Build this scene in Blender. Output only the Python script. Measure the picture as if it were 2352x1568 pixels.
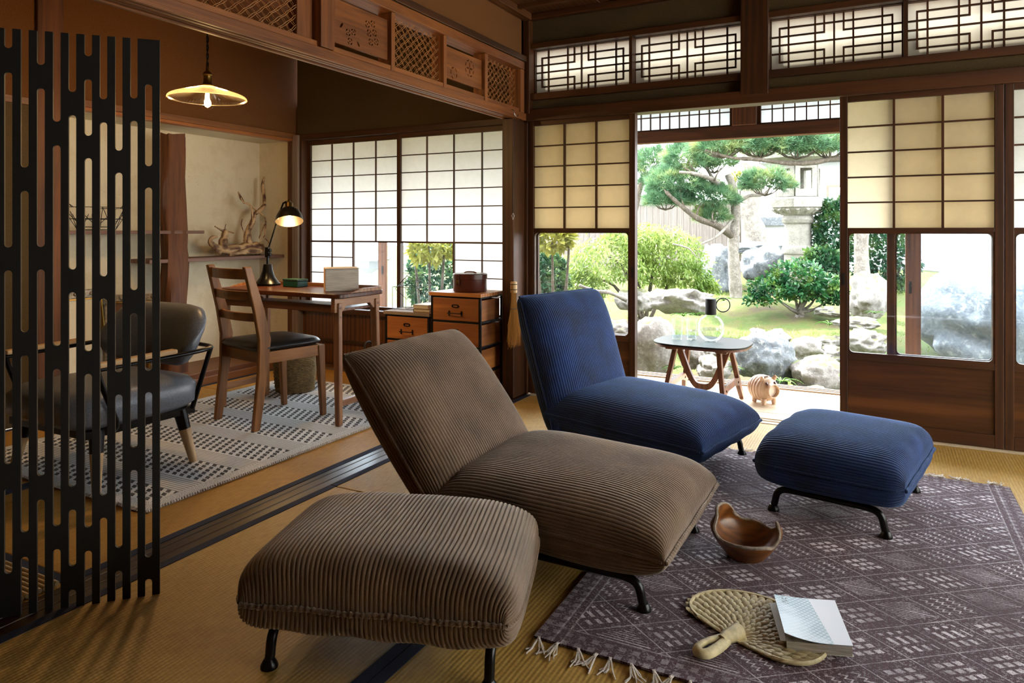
import bpy, bmesh, math, random
import numpy as np
from mathutils import Vector, Matrix, Quaternion

# ------------------------------------------------------------------ scene, camera, light
for o in list(bpy.data.objects): bpy.data.objects.remove(o, do_unlink=True)
SC = bpy.context.scene
COL = SC.collection
CAM_H, FPX, YAW = 1.056, 1626.0, math.radians(27.71)
cam = bpy.data.cameras.new('camera'); cam.sensor_width = 36.0; cam.lens = FPX/2352*36
cam.shift_y = -(784-528)/2352; cam.clip_start = .02; cam.clip_end = 200
camo = bpy.data.objects.new('camera', cam); COL.objects.link(camo)
camo.location = (0, 0, CAM_H); camo.rotation_euler = (math.pi/2, 0, YAW)
SC.camera = camo

W = bpy.data.worlds.new('sky'); SC.world = W; W.use_nodes = True
bg = W.node_tree.nodes['Background']
bg.inputs['Color'].default_value = (.90, .95, 1.0, 1); bg.inputs['Strength'].default_value = 8.0

sun = bpy.data.lights.new('sun', 'SUN'); sun.energy = 15.0; sun.angle = math.radians(2.5); sun.color = (1, .96, .88)
suno = bpy.data.objects.new('sun', sun); COL.objects.link(suno)
suno.rotation_euler = Vector((-.55, .34, .80)).to_track_quat('Z', 'Y').to_euler()

SC.view_settings.view_transform = 'Standard'
try: SC.view_settings.look = 'None'
except Exception: pass
SC.view_settings.gamma = 1; SC.view_settings.use_curve_mapping = False
SC.view_settings.exposure = 0.75
SC.cycles.transparent_max_bounces = 32

# ------------------------------------------------------------------ helpers
PI = math.pi; R = math.radians
def spot(u, v, d):
    """a point d metres ahead of the camera plane, seen at u,v of the 2352x1568 frame"""
    l = (u-1176)/FPX
    return Vector((d*(-math.sin(YAW)+math.cos(YAW)*l), d*(math.cos(YAW)+math.sin(YAW)*l), CAM_H+d*(528-v)/FPX))
def rgb(h, a=1.0):
    h = h.lstrip('#'); c = [int(h[i:i+2], 16)/255 for i in (0, 2, 4)]
    return tuple([(x/12.92 if x <= .04045 else ((x+.055)/1.055)**2.4) for x in c]+[a])
def tag(o, label=None, cat=None, group=None, kind=None):
    if label: o['label'] = label
    if cat: o['category'] = cat
    if group: o['group'] = group
    if kind: o['kind'] = kind
    return o
def thing(name, label, cat, loc=(0, 0, 0), rz=0, group=None, kind=None):
    o = bpy.data.objects.new(name, None); COL.objects.link(o); o.empty_display_size = .05
    o.location = loc; o.rotation_euler = (0, 0, rz)
    return tag(o, label, cat, group, kind)
def struct(name, label, cat='structure', loc=(0, 0, 0), rz=0):
    return thing(name, label, cat, loc, rz, None, 'structure')
def link(name, me, mat, parent=None, loc=None, rot=None):
    o = bpy.data.objects.new(name, me); COL.objects.link(o)
    if mat is not None and not me.materials: me.materials.append(mat)
    if parent: o.parent = parent
    if loc is not None: o.location = loc
    if rot is not None: o.rotation_euler = rot
    return o
def copy_tree(o, parent=None):
    c = o.copy(); COL.objects.link(c); c.parent = parent
    for ch in list(o.children): copy_tree(ch, c)
    return c

class MB:
    def __init__(s): s.v = []; s.f = []
    def add(s, v, f):
        k = len(s.v); s.v += [tuple(p) for p in v]; s.f += [tuple(i+k for i in q) for q in f]; return s
    def box(s, x0, x1, y0, y1, z0, z1):
        return s.add([(x0,y0,z0),(x1,y0,z0),(x1,y1,z0),(x0,y1,z0),(x0,y0,z1),(x1,y0,z1),(x1,y1,z1),(x0,y1,z1)],
                     [(0,3,2,1),(4,5,6,7),(0,1,5,4),(1,2,6,5),(2,3,7,6),(3,0,4,7)])
    def bar(s, p, q, w, h, up=(0, 0, 1), w2=None, h2=None):
        p, q = Vector(p), Vector(q); d = (q-p).normalized(); u = Vector(up)
        a = d.cross(u)
        if a.length < 1e-5: a = d.cross(Vector((1, 0, 0)))
        a.normalize(); b = a.cross(d).normalized()
        w2 = w if w2 is None else w2; h2 = h if h2 is None else h2
        v = []
        for c, ww, hh in ((p, w, h), (q, w2, h2)):
            v += [c+a*ww/2+b*hh/2, c-a*ww/2+b*hh/2, c-a*ww/2-b*hh/2, c+a*ww/2-b*hh/2]
        return s.add(v, [(0,1,2,3),(7,6,5,4),(0,4,5,1),(1,5,6,2),(2,6,7,3),(3,7,4,0)])
    def tube(s, pts, r, n=8, closed=False, caps=True, flat=1.0):
        P = [Vector(p) for p in pts]; m = len(P)
        rr = r if isinstance(r, (list, tuple)) else [r]*m
        T = []
        for i in range(m):
            if closed: t = P[(i+1) % m]-P[i-1]
            else: t = P[min(i+1, m-1)]-P[max(i-1, 0)]
            T.append(t.normalized() if t.length > 1e-9 else Vector((0, 0, 1)))
        a = T[0].orthogonal().normalized(); v = []
        for i in range(m):
            a = (a-T[i]*a.dot(T[i]))
            a = a.normalized() if a.length > 1e-6 else T[i].orthogonal().normalized()
            b = T[i].cross(a)
            for k in range(n):
                t = 2*PI*k/n; v.append(P[i]+a*math.cos(t)*rr[i]+b*math.sin(t)*rr[i]*flat)
        f = []
        for i in range(m if closed else m-1):
            j = (i+1) % m
            for k in range(n):
                l = (k+1) % n; f.append((i*n+k, i*n+l, j*n+l, j*n+k))
        if caps and not closed: f += [tuple(range(n-1, -1, -1)), tuple((m-1)*n+k for k in range(n))]
        return s.add(v, f)
    def lathe(s, prof, n=24, c=(0, 0, 0), M=None):
        v = []; f = []; c = Vector(c); m = len(prof)
        for r, z in prof:
            for k in range(n):
                t = 2*PI*k/n; p = Vector((r*math.cos(t), r*math.sin(t), z))
                if M is not None: p = M @ p
                v.append(p+c)
        for i in range(m-1):
            for k in range(n):
                l = (k+1) % n; f.append((i*n+k, i*n+l, (i+1)*n+l, (i+1)*n+k))
        if prof[0][0] > 1e-6: f.append(tuple(range(n-1, -1, -1)))
        if prof[-1][0] > 1e-6: f.append(tuple((m-1)*n+k for k in range(n)))
        return s.add(v, f)
    def prism(s, out, z0, z1, M=None):
        n = len(out); v = [(x, y, z0) for x, y in out]+[(x, y, z1) for x, y in out]
        if M is not None: v = [M @ Vector(p) for p in v]
        return s.add(v, [tuple(range(n-1, -1, -1)), tuple(range(n, 2*n))]+[(i, (i+1) % n, n+(i+1) % n, n+i) for i in range(n)])
    def mesh(s, name, smooth=None):
        me = bpy.data.meshes.new(name); me.from_pydata(s.v, [], s.f)
        if smooth is not None:
            me.shade_smooth()
            if smooth < 179: me.set_sharp_from_angle(angle=R(smooth))
        me.update(); return me
    def build(s, name, mat, parent=None, smooth=None, bevel=0, loc=None, rot=None):
        o = link(name, s.mesh(name, smooth), mat, parent, loc, rot)
        if bevel:
            b = o.modifiers.new('edge', 'BEVEL'); b.width = bevel; b.segments = 2; b.limit_method = 'ANGLE'; b.angle_limit = R(35)
        return o
def box(name, mat, parent, x0, x1, y0, y1, z0, z1, bevel=0):
    return MB().box(x0, x1, y0, y1, z0, z1).build(name, mat, parent, bevel=bevel)
def rrect(w, h, r, n=5, cx=0, cy=0):
    out = []
    for sx, sy, a in ((1, 1, 0), (-1, 1, 90), (-1, -1, 180), (1, -1, 270)):
        for k in range(n+1):
            t = R(a+90*k/n); out.append((cx+sx*(w/2-r)+r*math.cos(t), cy+sy*(h/2-r)+r*math.sin(t)))
    return out
def superell(a, b, n, k=48):
    o = []
    for i in range(k):
        t = 2*PI*i/k; c, s_ = math.cos(t), math.sin(t)
        o.append((a*math.copysign(abs(c)**(2/n), c), b*math.copysign(abs(s_)**(2/n), s_)))
    return o
def plate(name, outline, holes, th):
    """flat plate in the XY plane with real cut-outs, thickness th about z=0"""
    cu = bpy.data.curves.new('tmp', 'CURVE'); cu.dimensions = '2D'; cu.fill_mode = 'BOTH'; cu.extrude = th/2
    for loop in [outline]+holes:
        sp = cu.splines.new('POLY'); sp.points.add(len(loop)-1); sp.use_cyclic_u = True
        for p, (x, y) in zip(sp.points, loop): p.co = (x, y, 0, 1)
    o = bpy.data.objects.new('tmp', cu); COL.objects.link(o)
    dg = bpy.context.evaluated_depsgraph_get(); dg.update()
    me = bpy.data.meshes.new_from_object(o.evaluated_get(dg)); me.name = name
    bpy.data.objects.remove(o, do_unlink=True); bpy.data.curves.remove(cu)
    me.materials.clear(); return me
def xform(me, M):
    me.transform(M); me.update(); return me
def bez(p0, p1, p2, p3, n=8):
    p0, p1, p2, p3 = map(Vector, (p0, p1, p2, p3)); o = []
    for i in range(n+1):
        t = i/n; o.append(p0*(1-t)**3+p1*3*t*(1-t)**2+p2*3*t*t*(1-t)+p3*t**3)
    return o
def smooth_path(pts, k=4):
    P = [Vector(p) for p in pts]; o = []
    for i in range(len(P)-1):
        a, b, c, d = P[max(i-1, 0)], P[i], P[i+1], P[min(i+2, len(P)-1)]
        for j in range(k):
            t = j/k
            o.append(.5*((2*b)+(c-a)*t+(2*a-5*b+4*c-d)*t*t+(3*b-a-3*c+d)*t**3))
    o.append(P[-1]); return o

# ------------------------------------------------------------------ materials
class X:
    """tiny expression builder on Math nodes"""
    def __init__(s, nt, v): s.nt = nt; s.v = v
    def op(s, o, *a):
        n = s.nt.nodes.new('ShaderNodeMath'); n.operation = o
        for i, q in enumerate((s,)+a):
            q = q.v if isinstance(q, X) else q
            if isinstance(q, (int, float)): n.inputs[i].default_value = q
            else: s.nt.links.new(q, n.inputs[i])
        return X(s.nt, n.outputs[0])
    def __add__(s, b): return s.op('ADD', b)
    def __sub__(s, b): return s.op('SUBTRACT', b)
    def __mul__(s, b): return s.op('MULTIPLY', b)
    def __truediv__(s, b): return s.op('DIVIDE', b)
    def frac(s): return s.op('FRACT')
    def floor(s): return s.op('FLOOR')
    def abs(s): return s.op('ABSOLUTE')
    def sin(s): return s.op('SINE')
    def lt(s, b): return s.op('LESS_THAN', b)
    def gt(s, b): return s.op('GREATER_THAN', b)
    def mx(s, b): return s.op('MAXIMUM', b)
    def mn(s, b): return s.op('MINIMUM', b)
    def pw(s, b): return s.op('POWER', b)
    def pp(s, b): return s.op('PINGPONG', b)
def newmat(name):
    m = bpy.data.materials.new(name); m.use_nodes = True; nt = m.node_tree
    return m, nt, nt.nodes['Principled BSDF'], nt.nodes['Material Output']
def P(nt, b, **k):
    for n, v in k.items():
        n = n.replace('_', ' ')
        if isinstance(v, X): v = v.v
        if isinstance(v, (int, float, tuple)): b.inputs[n].default_value = v
        else: nt.links.new(v, b.inputs[n])
def node(nt, t, **k):
    n = nt.nodes.new(t)
    for a, v in k.items():
        if hasattr(n, a): setattr(n, a, v)
        else: n.inputs[a.replace('_', ' ')].default_value = v
    return n
def coords(nt, kind='Object', scale=(1, 1, 1), rot=(0, 0, 0)):
    tc = nt.nodes.new('ShaderNodeTexCoord'); mp = nt.nodes.new('ShaderNodeMapping')
    mp.inputs['Scale'].default_value = scale; mp.inputs['Rotation'].default_value = rot
    nt.links.new(tc.outputs[kind], mp.inputs['Vector']); return mp.outputs[0]
def noise(nt, vec, scale, detail=4, rough=.55, dist=0):
    n = node(nt, 'ShaderNodeTexNoise', Scale=scale, Detail=detail, Roughness=rough, Distortion=dist)
    nt.links.new(vec, n.inputs['Vector']); return n.outputs['Fac']
def ramp(nt, fac, stops):
    n = nt.nodes.new('ShaderNodeValToRGB'); e = n.color_ramp.elements
    while len(e) < len(stops): e.new(.5)
    for q, (p, c) in zip(e, stops): q.position = p; q.color = c
    nt.links.new(fac.v if isinstance(fac, X) else fac, n.inputs[0]); return n.outputs[0]
def mixc(nt, fac, a, b, mode='MIX'):
    n = nt.nodes.new('ShaderNodeMix'); n.data_type = 'RGBA'; n.blend_type = mode
    for s, v in ((n.inputs[0], fac), (n.inputs[6], a), (n.inputs[7], b)):
        v = v.v if isinstance(v, X) else v
        if isinstance(v, (int, float, tuple)): s.default_value = v
        else: nt.links.new(v, s)
    return n.outputs[2]
def bump(nt, b, h, strength=.3, dist=.005):
    n = node(nt, 'ShaderNodeBump', Strength=strength, Distance=dist)
    nt.links.new(h.v if isinstance(h, X) else h, n.inputs['Height']); nt.links.new(n.outputs[0], b.inputs['Normal'])
def sep(nt, vec):
    n = nt.nodes.new('ShaderNodeSeparateXYZ'); nt.links.new(vec, n.inputs[0]); return [X(nt, q) for q in n.outputs]

def plain(name, col, rough=.6, metal=0, var=.12, nscale=30, bmp=0, **k):
    m, nt, b, o = newmat(name); c = rgb(col) if isinstance(col, str) else col
    v = coords(nt); f = noise(nt, v, nscale, 5)
    d = tuple(x*(1-var) for x in c[:3])+(1,); l = tuple(min(1, x*(1+var)) for x in c[:3])+(1,)
    P(nt, b, Base_Color=ramp(nt, f, [(.3, d), (.7, l)]), Roughness=rough, Metallic=metal, **k)
    if bmp: bump(nt, b, f, bmp)
    return m
def wood(name, dark, light, axis='x', scale=1.0, rough=.5, bmp=.15, contrast=(.3, .7), rings=.5):
    m, nt, b, o = newmat(name); st = {'x': (.06, 1, 1), 'y': (1, .06, 1), 'z': (1, 1, .06)}[axis]
    v = coords(nt, scale=tuple(q*scale for q in st))
    f1 = noise(nt, v, 22, 6, .6, 1.2); f2 = noise(nt, v, 130, 3, .6)
    v2 = coords(nt, scale=tuple(q*scale for q in st))
    w = node(nt, 'ShaderNodeTexWave', Scale=9, Distortion=7, Detail=3); w.bands_direction = {'x': 'Y', 'y': 'X', 'z': 'X'}[axis]
    nt.links.new(v2, w.inputs['Vector'])
    f = X(nt, f1)*(.75-rings*.35)+X(nt, w.outputs['Fac'])*(rings*.35)+X(nt, f2)*.25
    big = noise(nt, coords(nt), 2.2, 2)
    c = ramp(nt, f, [(contrast[0], rgb(dark)), (contrast[1], rgb(light))])
    c = mixc(nt, X(nt, big)*.5, c, rgb(dark))
    P(nt, b, Base_Color=c, Roughness=rough); bump(nt, b, f, bmp, .003)
    return m
def plaster(name, a, bcol, scale=40, rough=.95, bmp=.25, stains=None):
    m, nt, b, o = newmat(name); v = coords(nt)
    f = noise(nt, v, scale*6, 6, .7); g = noise(nt, v, 1.6, 4)
    c = ramp(nt, f, [(.3, rgb(a)), (.7, rgb(bcol))])
    if stains:
        s1 = ramp(nt, noise(nt, coords(nt, scale=(1, 1, 1)), 3.2, 7, .65), [(.50, (0, 0, 0, 1)), (.75, (1, 1, 1, 1))])
        c = mixc(nt, X(nt, s1)*.55, c, rgb(stains))
        sp = ramp(nt, noise(nt, v, 55, 3, .5), [(.70, (0, 0, 0, 1)), (.76, (1, 1, 1, 1))])
        c = mixc(nt, X(nt, sp)*.35, c, rgb('#6a5033'))
    else: c = mixc(nt, X(nt, g)*.35, c, rgb(a))
    P(nt, b, Base_Color=c, Roughness=rough); bump(nt, b, f, bmp, .004)
    return m
def shader_mix(nt, fac, a, b):
    n = nt.nodes.new('ShaderNodeMixShader')
    if isinstance(fac, (int, float)): n.inputs[0].default_value = fac
    else: nt.links.new(fac.v if isinstance(fac, X) else fac, n.inputs[0])
    nt.links.new(a, n.inputs[1]); nt.links.new(b, n.inputs[2]); return n.outputs[0]
def paper(name, col, trans=.62, dens=.5):
    m, nt, b, o = newmat(name); nt.nodes.remove(b)
    v = coords(nt); f = noise(nt, v, 26, 8, .7); c0 = rgb(col)
    c = ramp(nt, f, [(.3, tuple(x*.93 for x in c0[:3])+(1,)), (.7, c0)])
    d = nt.nodes.new('ShaderNodeBsdfDiffuse'); t = nt.nodes.new('ShaderNodeBsdfTranslucent')
    nt.links.new(c, d.inputs[0]); nt.links.new(mixc(nt, 1.0, c, (dens, dens, dens, 1), 'MULTIPLY'), t.inputs[0])
    nt.links.new(shader_mix(nt, trans, d.outputs[0], t.outputs[0]), o.inputs[0]); return m
def thin_glass(name, tint=(1, 1, 1, 1), haze=0.0, hazecol=(.8, .85, .95, 1), gloss=1.0, ior=1.5):
    m, nt, b, o = newmat(name); nt.nodes.remove(b)
    t = nt.nodes.new('ShaderNodeBsdfTransparent'); t.inputs[0].default_value = tint
    g = nt.nodes.new('ShaderNodeBsdfGlossy'); g.inputs['Roughness'].default_value = .02
    lw = nt.nodes.new('ShaderNodeLayerWeight'); lw.inputs[0].default_value = .5
    s = shader_mix(nt, (X(nt, lw.outputs['Facing']).pw(4)*.4+.03)*gloss, t.outputs[0], g.outputs[0])
    if haze:
        d = nt.nodes.new('ShaderNodeBsdfTranslucent'); d.inputs[0].default_value = hazecol
        f = noise(nt, coords(nt), 3, 4); s = shader_mix(nt, X(nt, f)*haze*2, s, d.outputs[0])
    nt.links.new(s, o.inputs[0]); return m
def leafmat(name, cols, rough=.5, trans=.35, scale=9):
    m, nt, b, o = newmat(name)
    f = noise(nt, coords(nt), scale, 3, .6)
    c = ramp(nt, f, [(.3+.4*i/(len(cols)-1), rgb(q)) for i, q in enumerate(cols)])
    P(nt, b, Base_Color=c, Roughness=rough)
    t = nt.nodes.new('ShaderNodeBsdfTranslucent'); nt.links.new(c, t.inputs[0])
    nt.links.new(shader_mix(nt, trans, b.outputs[0], t.outputs[0]), o.inputs[0]); return m
def stone(name, a, b_, moss=None, scale=6, lichen=.5):
    m, nt, b, o = newmat(name); v = coords(nt)
    f = noise(nt, v, scale, 9, .65); g = noise(nt, v, scale*7, 6, .7)
    c = ramp(nt, X(nt, f)*.6+X(nt, g)*.4, [(.36, rgb(a)), (.62, rgb(b_))])
    sp = ramp(nt, noise(nt, v, scale*4, 5, .7), [(.56, (0, 0, 0, 1)), (.62, (1, 1, 1, 1))])
    c = mixc(nt, X(nt, sp)*lichen, c, rgb('#9a9c96'))
    if moss:
        nz = nt.nodes.new('ShaderNodeNewGeometry'); z = sep(nt, nz.outputs['Normal'])[2]
        k = (z*X(nt, noise(nt, v, 4, 4))).gt(.36); c = mixc(nt, k*.7, c, rgb(moss))
    P(nt, b, Base_Color=c, Roughness=.9); bump(nt, b, X(nt, f)+X(nt, g)*.5, .5, .03)
    return m
def bulb_emit(name, col, s):
    m, nt, b, o = newmat(name); nt.nodes.remove(b)
    e = nt.nodes.new('ShaderNodeEmission'); e.inputs[0].default_value = col; e.inputs[1].default_value = s
    nt.links.new(e.outputs[0], o.inputs[0]); return m

MT = {}
def wd(key, dark, light, **k):
    for a in 'xyz': MT[key+'_'+a] = wood(key+'_'+a, dark, light, axis=a, **k)
wd('frame', '#2a1609', '#5e3516', rough=.45)           # dark shoji frames, posts
wd('beam', '#5b2e12', '#a8662f', rough=.5, bmp=.3)     # lintel of the transom
wd('toko', '#53301a', '#94602e', rough=.5)
wd('red', '#361c0c', '#7e4a20', rough=.68)             # outer frames
wd('door', '#3e2210', '#7c4a22', rough=.4, contrast=(.25, .75), rings=1.0)
wd('shelf', '#54352a', '#8b6a5c', rough=.6)
wd('desk', '#2c1206', '#683218', rough=.3)
wd('deskleg', '#6a4026', '#b08056', rough=.4)
wd('chair', '#5e360f', '#b4763a', rough=.4)
wd('oak', '#b08a5c', '#dcbd8e', rough=.5)
wd('pine', '#8f5424', '#c98440', rough=.5, rings=1.0)
wd('ceil', '#3a1e0c', '#7a4a20', rough=.55)
wd('deck', '#c4ab88', '#eaddc4', rough=.45)
wd('walnut', '#4a2a1a', '#8c5a3c', rough=.4)
wd('grey', '#6a5a4c', '#9c8c7c', rough=.8)
wd('sill', '#20130b', '#4a2e1c', rough=.32)
MT['wallbrown'] = plaster('wallbrown', '#53310f', '#7a4c1c')
MT['wallmoss'] = plaster('wallmoss', '#3c2e16', '#5a4624')
MT['wallwhite'] = plaster('wallwhite', '#cfc3a6', '#e4dac2', stains='#b59c70', bmp=.12)
MT['walloff'] = plaster('walloff', '#6a4f2c', '#8a6c42')
MT['paper'] = paper('shoji_paper', '#f2f2ee', .5, .8)
MT['paper_tan'] = paper('shoji_paper_tan', '#efdfbe', .6, .9)  # creamier tint for the doors on both sides of the opening
MT['glass'] = thin_glass('window_glass', haze=.002)
MT['glass_hazy'] = thin_glass('window_glass_hazy', tint=(.95, .98, 1, 1), haze=.004)
MT['clear'] = thin_glass('drinking_glass', tint=(.97, .99, .99, 1), ior=1.5)
MT['water'] = thin_glass('water', tint=(.93, .97, .98, 1), ior=1.33)
MT['black'] = plain('black_board', '#0a0a0a', rough=.7, var=.2)
MT['screen_edge'] = plain('board_edge', '#3a3020', rough=.7)
MT['blackmetal'] = plain('black_metal', '#0d0d0e', rough=.28, metal=.5)
MT['ironframe'] = plain('iron_frame', '#1a1d20', rough=.45, metal=.6)
MT['brass'] = plain('dark_brass', '#6a5224', rough=.3, metal=.9)
MT['steel'] = plain('steel', '#b8bcc0', rough=.25, metal=1)
MT['leather_black'] = plain('black_leather', '#15161a', rough=.32, bmp=.15, nscale=180)
MT['leather_grey'] = plain('grey_leather', '#6c717b', rough=.36, bmp=.1, nscale=160, var=.25)
MT['leather_brown'] = plain('brown_leather', '#4a1f14', rough=.3, var=.35, nscale=12)
MT['heri'] = plain('navy_cloth', '#1c2238', rough=.9, nscale=300, var=.4, bmp=.3)
MT['paper_t'] = paper('transom_paper', '#e9e0c8', .5, .34)
MT['paper_w'] = paper('side_window_paper', '#f8f1e2', .85, .95)  # very translucent paper for the unseen window added on the right
MT['lampblack'] = plain('lamp_black', '#1c1812', rough=.35, metal=.4)
MT['bulbglass'] = thin_glass('bulb_glass', tint=(1, .93, .8, 1), gloss=.8)
MT['filament'] = bulb_emit('filament_glow', (1, .62, .22, 1), 420.0)
def corduroy(name, a, b_, sheen, tint):
    m, nt, b, o = newmat(name); v = coords(nt)
    f = noise(nt, v, 420, 3, .7); g = noise(nt, v, 7, 4, .6)
    c = ramp(nt, X(nt, f)*.45+X(nt, g)*.55, [(.34, rgb(a)), (.66, rgb(b_))])
    P(nt, b, Base_Color=c, Roughness=.85, Sheen_Weight=sheen, Sheen_Roughness=.45, Sheen_Tint=rgb(tint))
    bump(nt, b, f, .5, .002); return m
MT['cord_tan'] = corduroy('tan_corduroy', '#3a2818', '#7c624a', .85, '#f4e8da')
MT['cord_blue'] = corduroy('blue_corduroy', '#020a22', '#0f3472', .6, '#9cc4ff')

def tatami(name, a, b_):
    m, nt, b, o = newmat(name); v = coords(nt); x, y, z = sep(nt, v)
    rib = (x*(2*PI/.0125)).sin()*.5+.5
    dash = ((y*(1/.013)+(x*(1/.0165)).floor()*.37).frac()).pp(.5)*2
    f = noise(nt, coords(nt, scale=(1, .15, 1)), 160, 4); g = noise(nt, v, 2.5, 4)
    c = ramp(nt, X(nt, f)*.55+X(nt, g)*.45, [(.3, rgb(a)), (.7, rgb(b_))])
    c = mixc(nt, (rib*-1+1).pw(3)*.22, c, tuple(q*.45 for q in rgb(a)[:3])+(1,))
    P(nt, b, Base_Color=c, Roughness=.55)
    bump(nt, b, rib*.8+dash*.2+X(nt, f)*.3, .35, .002); return m
MT['tatami'] = tatami('tatami_rush', '#94651e', '#cd9c46')
MT['tatami_fr'] = tatami('tatami_rush_pale', '#9c7630', '#d0ac60')

def rug_purple():
    m, nt, b, o = newmat('purple_rug_weave'); v = coords(nt); x, y, z = sep(nt, v)
    wob = X(nt, noise(nt, v, 9, 2))*.03
    a = x*(1/.215)+y*(1/.165)+wob; q = x*(1/.215)-y*(1/.165)+wob
    fa, fq = a.frac(), q.frac(); ia, iq = a.floor(), q.floor()
    line = fa.lt(.024).mx(fq.lt(.024))
    rnd = ((ia*12.99+iq*78.23).sin()*43758.5).frac()
    inn = fa.gt(.16)*fa.lt(.84)*fq.gt(.16)*fq.lt(.84)
    ca, cq = (fa*5.0).frac(), (fq*5.0).frac()
    dots = (ca-.5).abs().lt(.33)*(cq-.5).abs().lt(.30)
    zig = ((fa*4.0+(fq*8).pp(.5)*.8).frac()).lt(.2)
    bars = (fa*5).frac().lt(.42)*((fq*3).frac()).lt(.72)
    cross = ((fa-fq).abs()*9).frac().lt(.22)
    mot = dots*rnd.lt(.34)+zig*rnd.gt(.34)*rnd.lt(.56)+bars*rnd.gt(.56)*rnd.lt(.8)+cross*rnd.gt(.8)
    bx = (x-.635).abs(); by = (y-.92).abs()
    edge = bx.gt(.56).mx(by.gt(.85))
    eb = ((x*28).frac().lt(.5)*(y*28).frac().lt(.5))*edge
    el = ((bx-.585).abs().lt(.0025)).mx((bx-.56).abs().lt(.0025)).mx((by-.85).abs().lt(.0025))
    wear = X(nt, noise(nt, v, 5, 6, .7)); fine = X(nt, noise(nt, v, 260, 2, .6))
    pat = (line*.9+mot*inn*1.25)*(edge*-1+1)+eb*.45+el*.5
    pat = pat*((wear*2.6-.7).mx(.08).mn(1))*((fine*3.0-.7).mx(.0).mn(1))
    weave = ((x*(1/.0045)).frac().lt(.5)+(y*(1/.0045)).frac().lt(.5))*.5
    speck = (X(nt, noise(nt, v, 150, 3, .7)).gt(.56))*(wear*1.6-.45).mx(.08)*.55
    base = mixc(nt, weave*.6, rgb('#16030d'), rgb('#5e1238'))
    c = mixc(nt, pat.mx(speck).mn(.9), base, rgb('#e8e0ea'))
    P(nt, b, Base_Color=c, Roughness=.9, Sheen_Weight=.12, Sheen_Roughness=.5)
    bump(nt, b, weave+fine, .6, .003); return m
MT['rug_purple'] = rug_purple()
def rug_grey():
    m, nt, b, o = newmat('monochrome_rug_weave'); v = coords(nt); x, y, z = sep(nt, v)
    w = X(nt, noise(nt, v, 30, 3))
    yb = (y*(1/.30)).frac(); zone = yb.lt(.60)
    row = (y*(1/.030)).floor()
    ch = ((x*(1/.046)+(row*.31)+(y*(1/.030)).frac()*.45).frac()).lt(.52)
    gap = ((y*(1/.030)).frac()).gt(.20)
    dash = ch*gap*zone
    st = ((y*(1/.015)).frac().lt(.5))*(zone*-1+1)
    bx = (x-.66).abs(); by = (y-1.03).abs()
    brd = bx.gt(.60).mx(by.gt(.97))
    salt = X(nt, noise(nt, v, 330, 2)).gt(.56)*.75
    k = (dash*.96+st*.55)*(brd*-1+1)+salt*brd+salt*.25
    weave = ((x*(1/.007)).frac().lt(.5)+(y*(1/.007)).frac().lt(.5))*.5
    c = mixc(nt, k.mn(1)*(w*.4+.75).mn(1), rgb('#e2e4e4'), rgb('#101216'))
    P(nt, b, Base_Color=c, Roughness=.95); bump(nt, b, weave, .5, .004); return m
MT['rug_grey'] = rug_grey()
MT['thread'] = plain('pale_thread', '#cfc8c2', rough=.95, var=.25, nscale=90)
MT['white_paper'] = plain('book_paper', '#dcdad2', rough=.8, var=.05)
def pages():
    m, nt, b, o = newmat('page_edges'); x, y, z = sep(nt, coords(nt))
    l = X(nt, noise(nt, coords(nt, scale=(1, 1, 120)), 14, 3))
    P(nt, b, Base_Color=ramp(nt, l, [(.35, rgb('#8f8a80')), (.6, rgb('#e0d8cc'))]), Roughness=.85); return m
MT['pages'] = pages()
def cover_photo():
    m, nt, b, o = newmat('printed_cover'); x, y, z = sep(nt, coords(nt))
    wv = ((x*420+(y*38).sin()*1.5).sin()*(y*420).sin())*.5+.5
    blot = X(nt, noise(nt, coords(nt), 14, 3))
    net = mixc(nt, wv.gt(.55)*(blot*.9+.1), rgb('#7fa0b4'), rgb('#dbe9f2'))
    glow = ramp(nt, noise(nt, coords(nt), 9, 2), [(.42, (0, 0, 0, 1)), (.62, (1, 1, 1, 1))])  # pale blotches in the cover picture, placed by noise
    c = mixc(nt, X(nt, glow)*.8, net, rgb('#cfe0ee'))
    c = mixc(nt, (y+(x*-.12)).gt(.022), c, rgb('#d5dce8'))
    ink = X(nt, noise(nt, coords(nt), 160, 1)).gt(.55)*(x+.085).abs().lt(.020)*(y+.055).abs().lt(.008)
    c = mixc(nt, ink, c, rgb('#26343c'))
    P(nt, b, Base_Color=c, Roughness=.4); return m
MT['cover'] = cover_photo()
# ------------------------------------------------------------------ floor
YG = 4.15
fl = struct('floor', 'tatami floor of the two connected rooms', 'floor')
box('subfloor', MT['grey_x'], fl, -4.7, 2.75, -1.75, 4.14, -.16, -.056)
def mat_piece(x0, x1, y0, y1, mat, along='y', hx=.034):
    g = .002
    if along == 'y':
        m = MB().box(x0+g, x1-g, y0+g, y1-g, -.055, 0).build('tatami_mat', mat, fl, bevel=.004)
        for a, b in ((x0+g, x0+hx), (x1-hx, x1-g)):
            MB().box(a-.001, b, y0+g, y1-g, -.05, .0022).build('cloth_border', MT['heri'], m)
    else:
        w, d = x1-x0, y1-y0
        m = MB().box(-d/2+g, d/2-g, -w/2+g, w/2-g, -.055, 0).build('tatami_mat', mat, fl, bevel=.004, loc=((x0+x1)/2, (y0+y1)/2, 0), rot=(0, 0, PI/2))
        for a, b in ((-d/2+g, -d/2+hx), (d/2-hx, d/2-g)):
            MB().box(a, b, -w/2+g, w/2-g, -.05, .0022).build('cloth_border', MT['heri'], m)
xs = [-2.03, -1.065, -.1, .865, 1.83, 2.62]; ys = [-1.60, .44, 2.245, 4.06]
for i in range(5):
    for j in range(3): mat_piece(xs[i], xs[i+1], ys[j], ys[j+1], MT['tatami_fr'])
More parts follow.
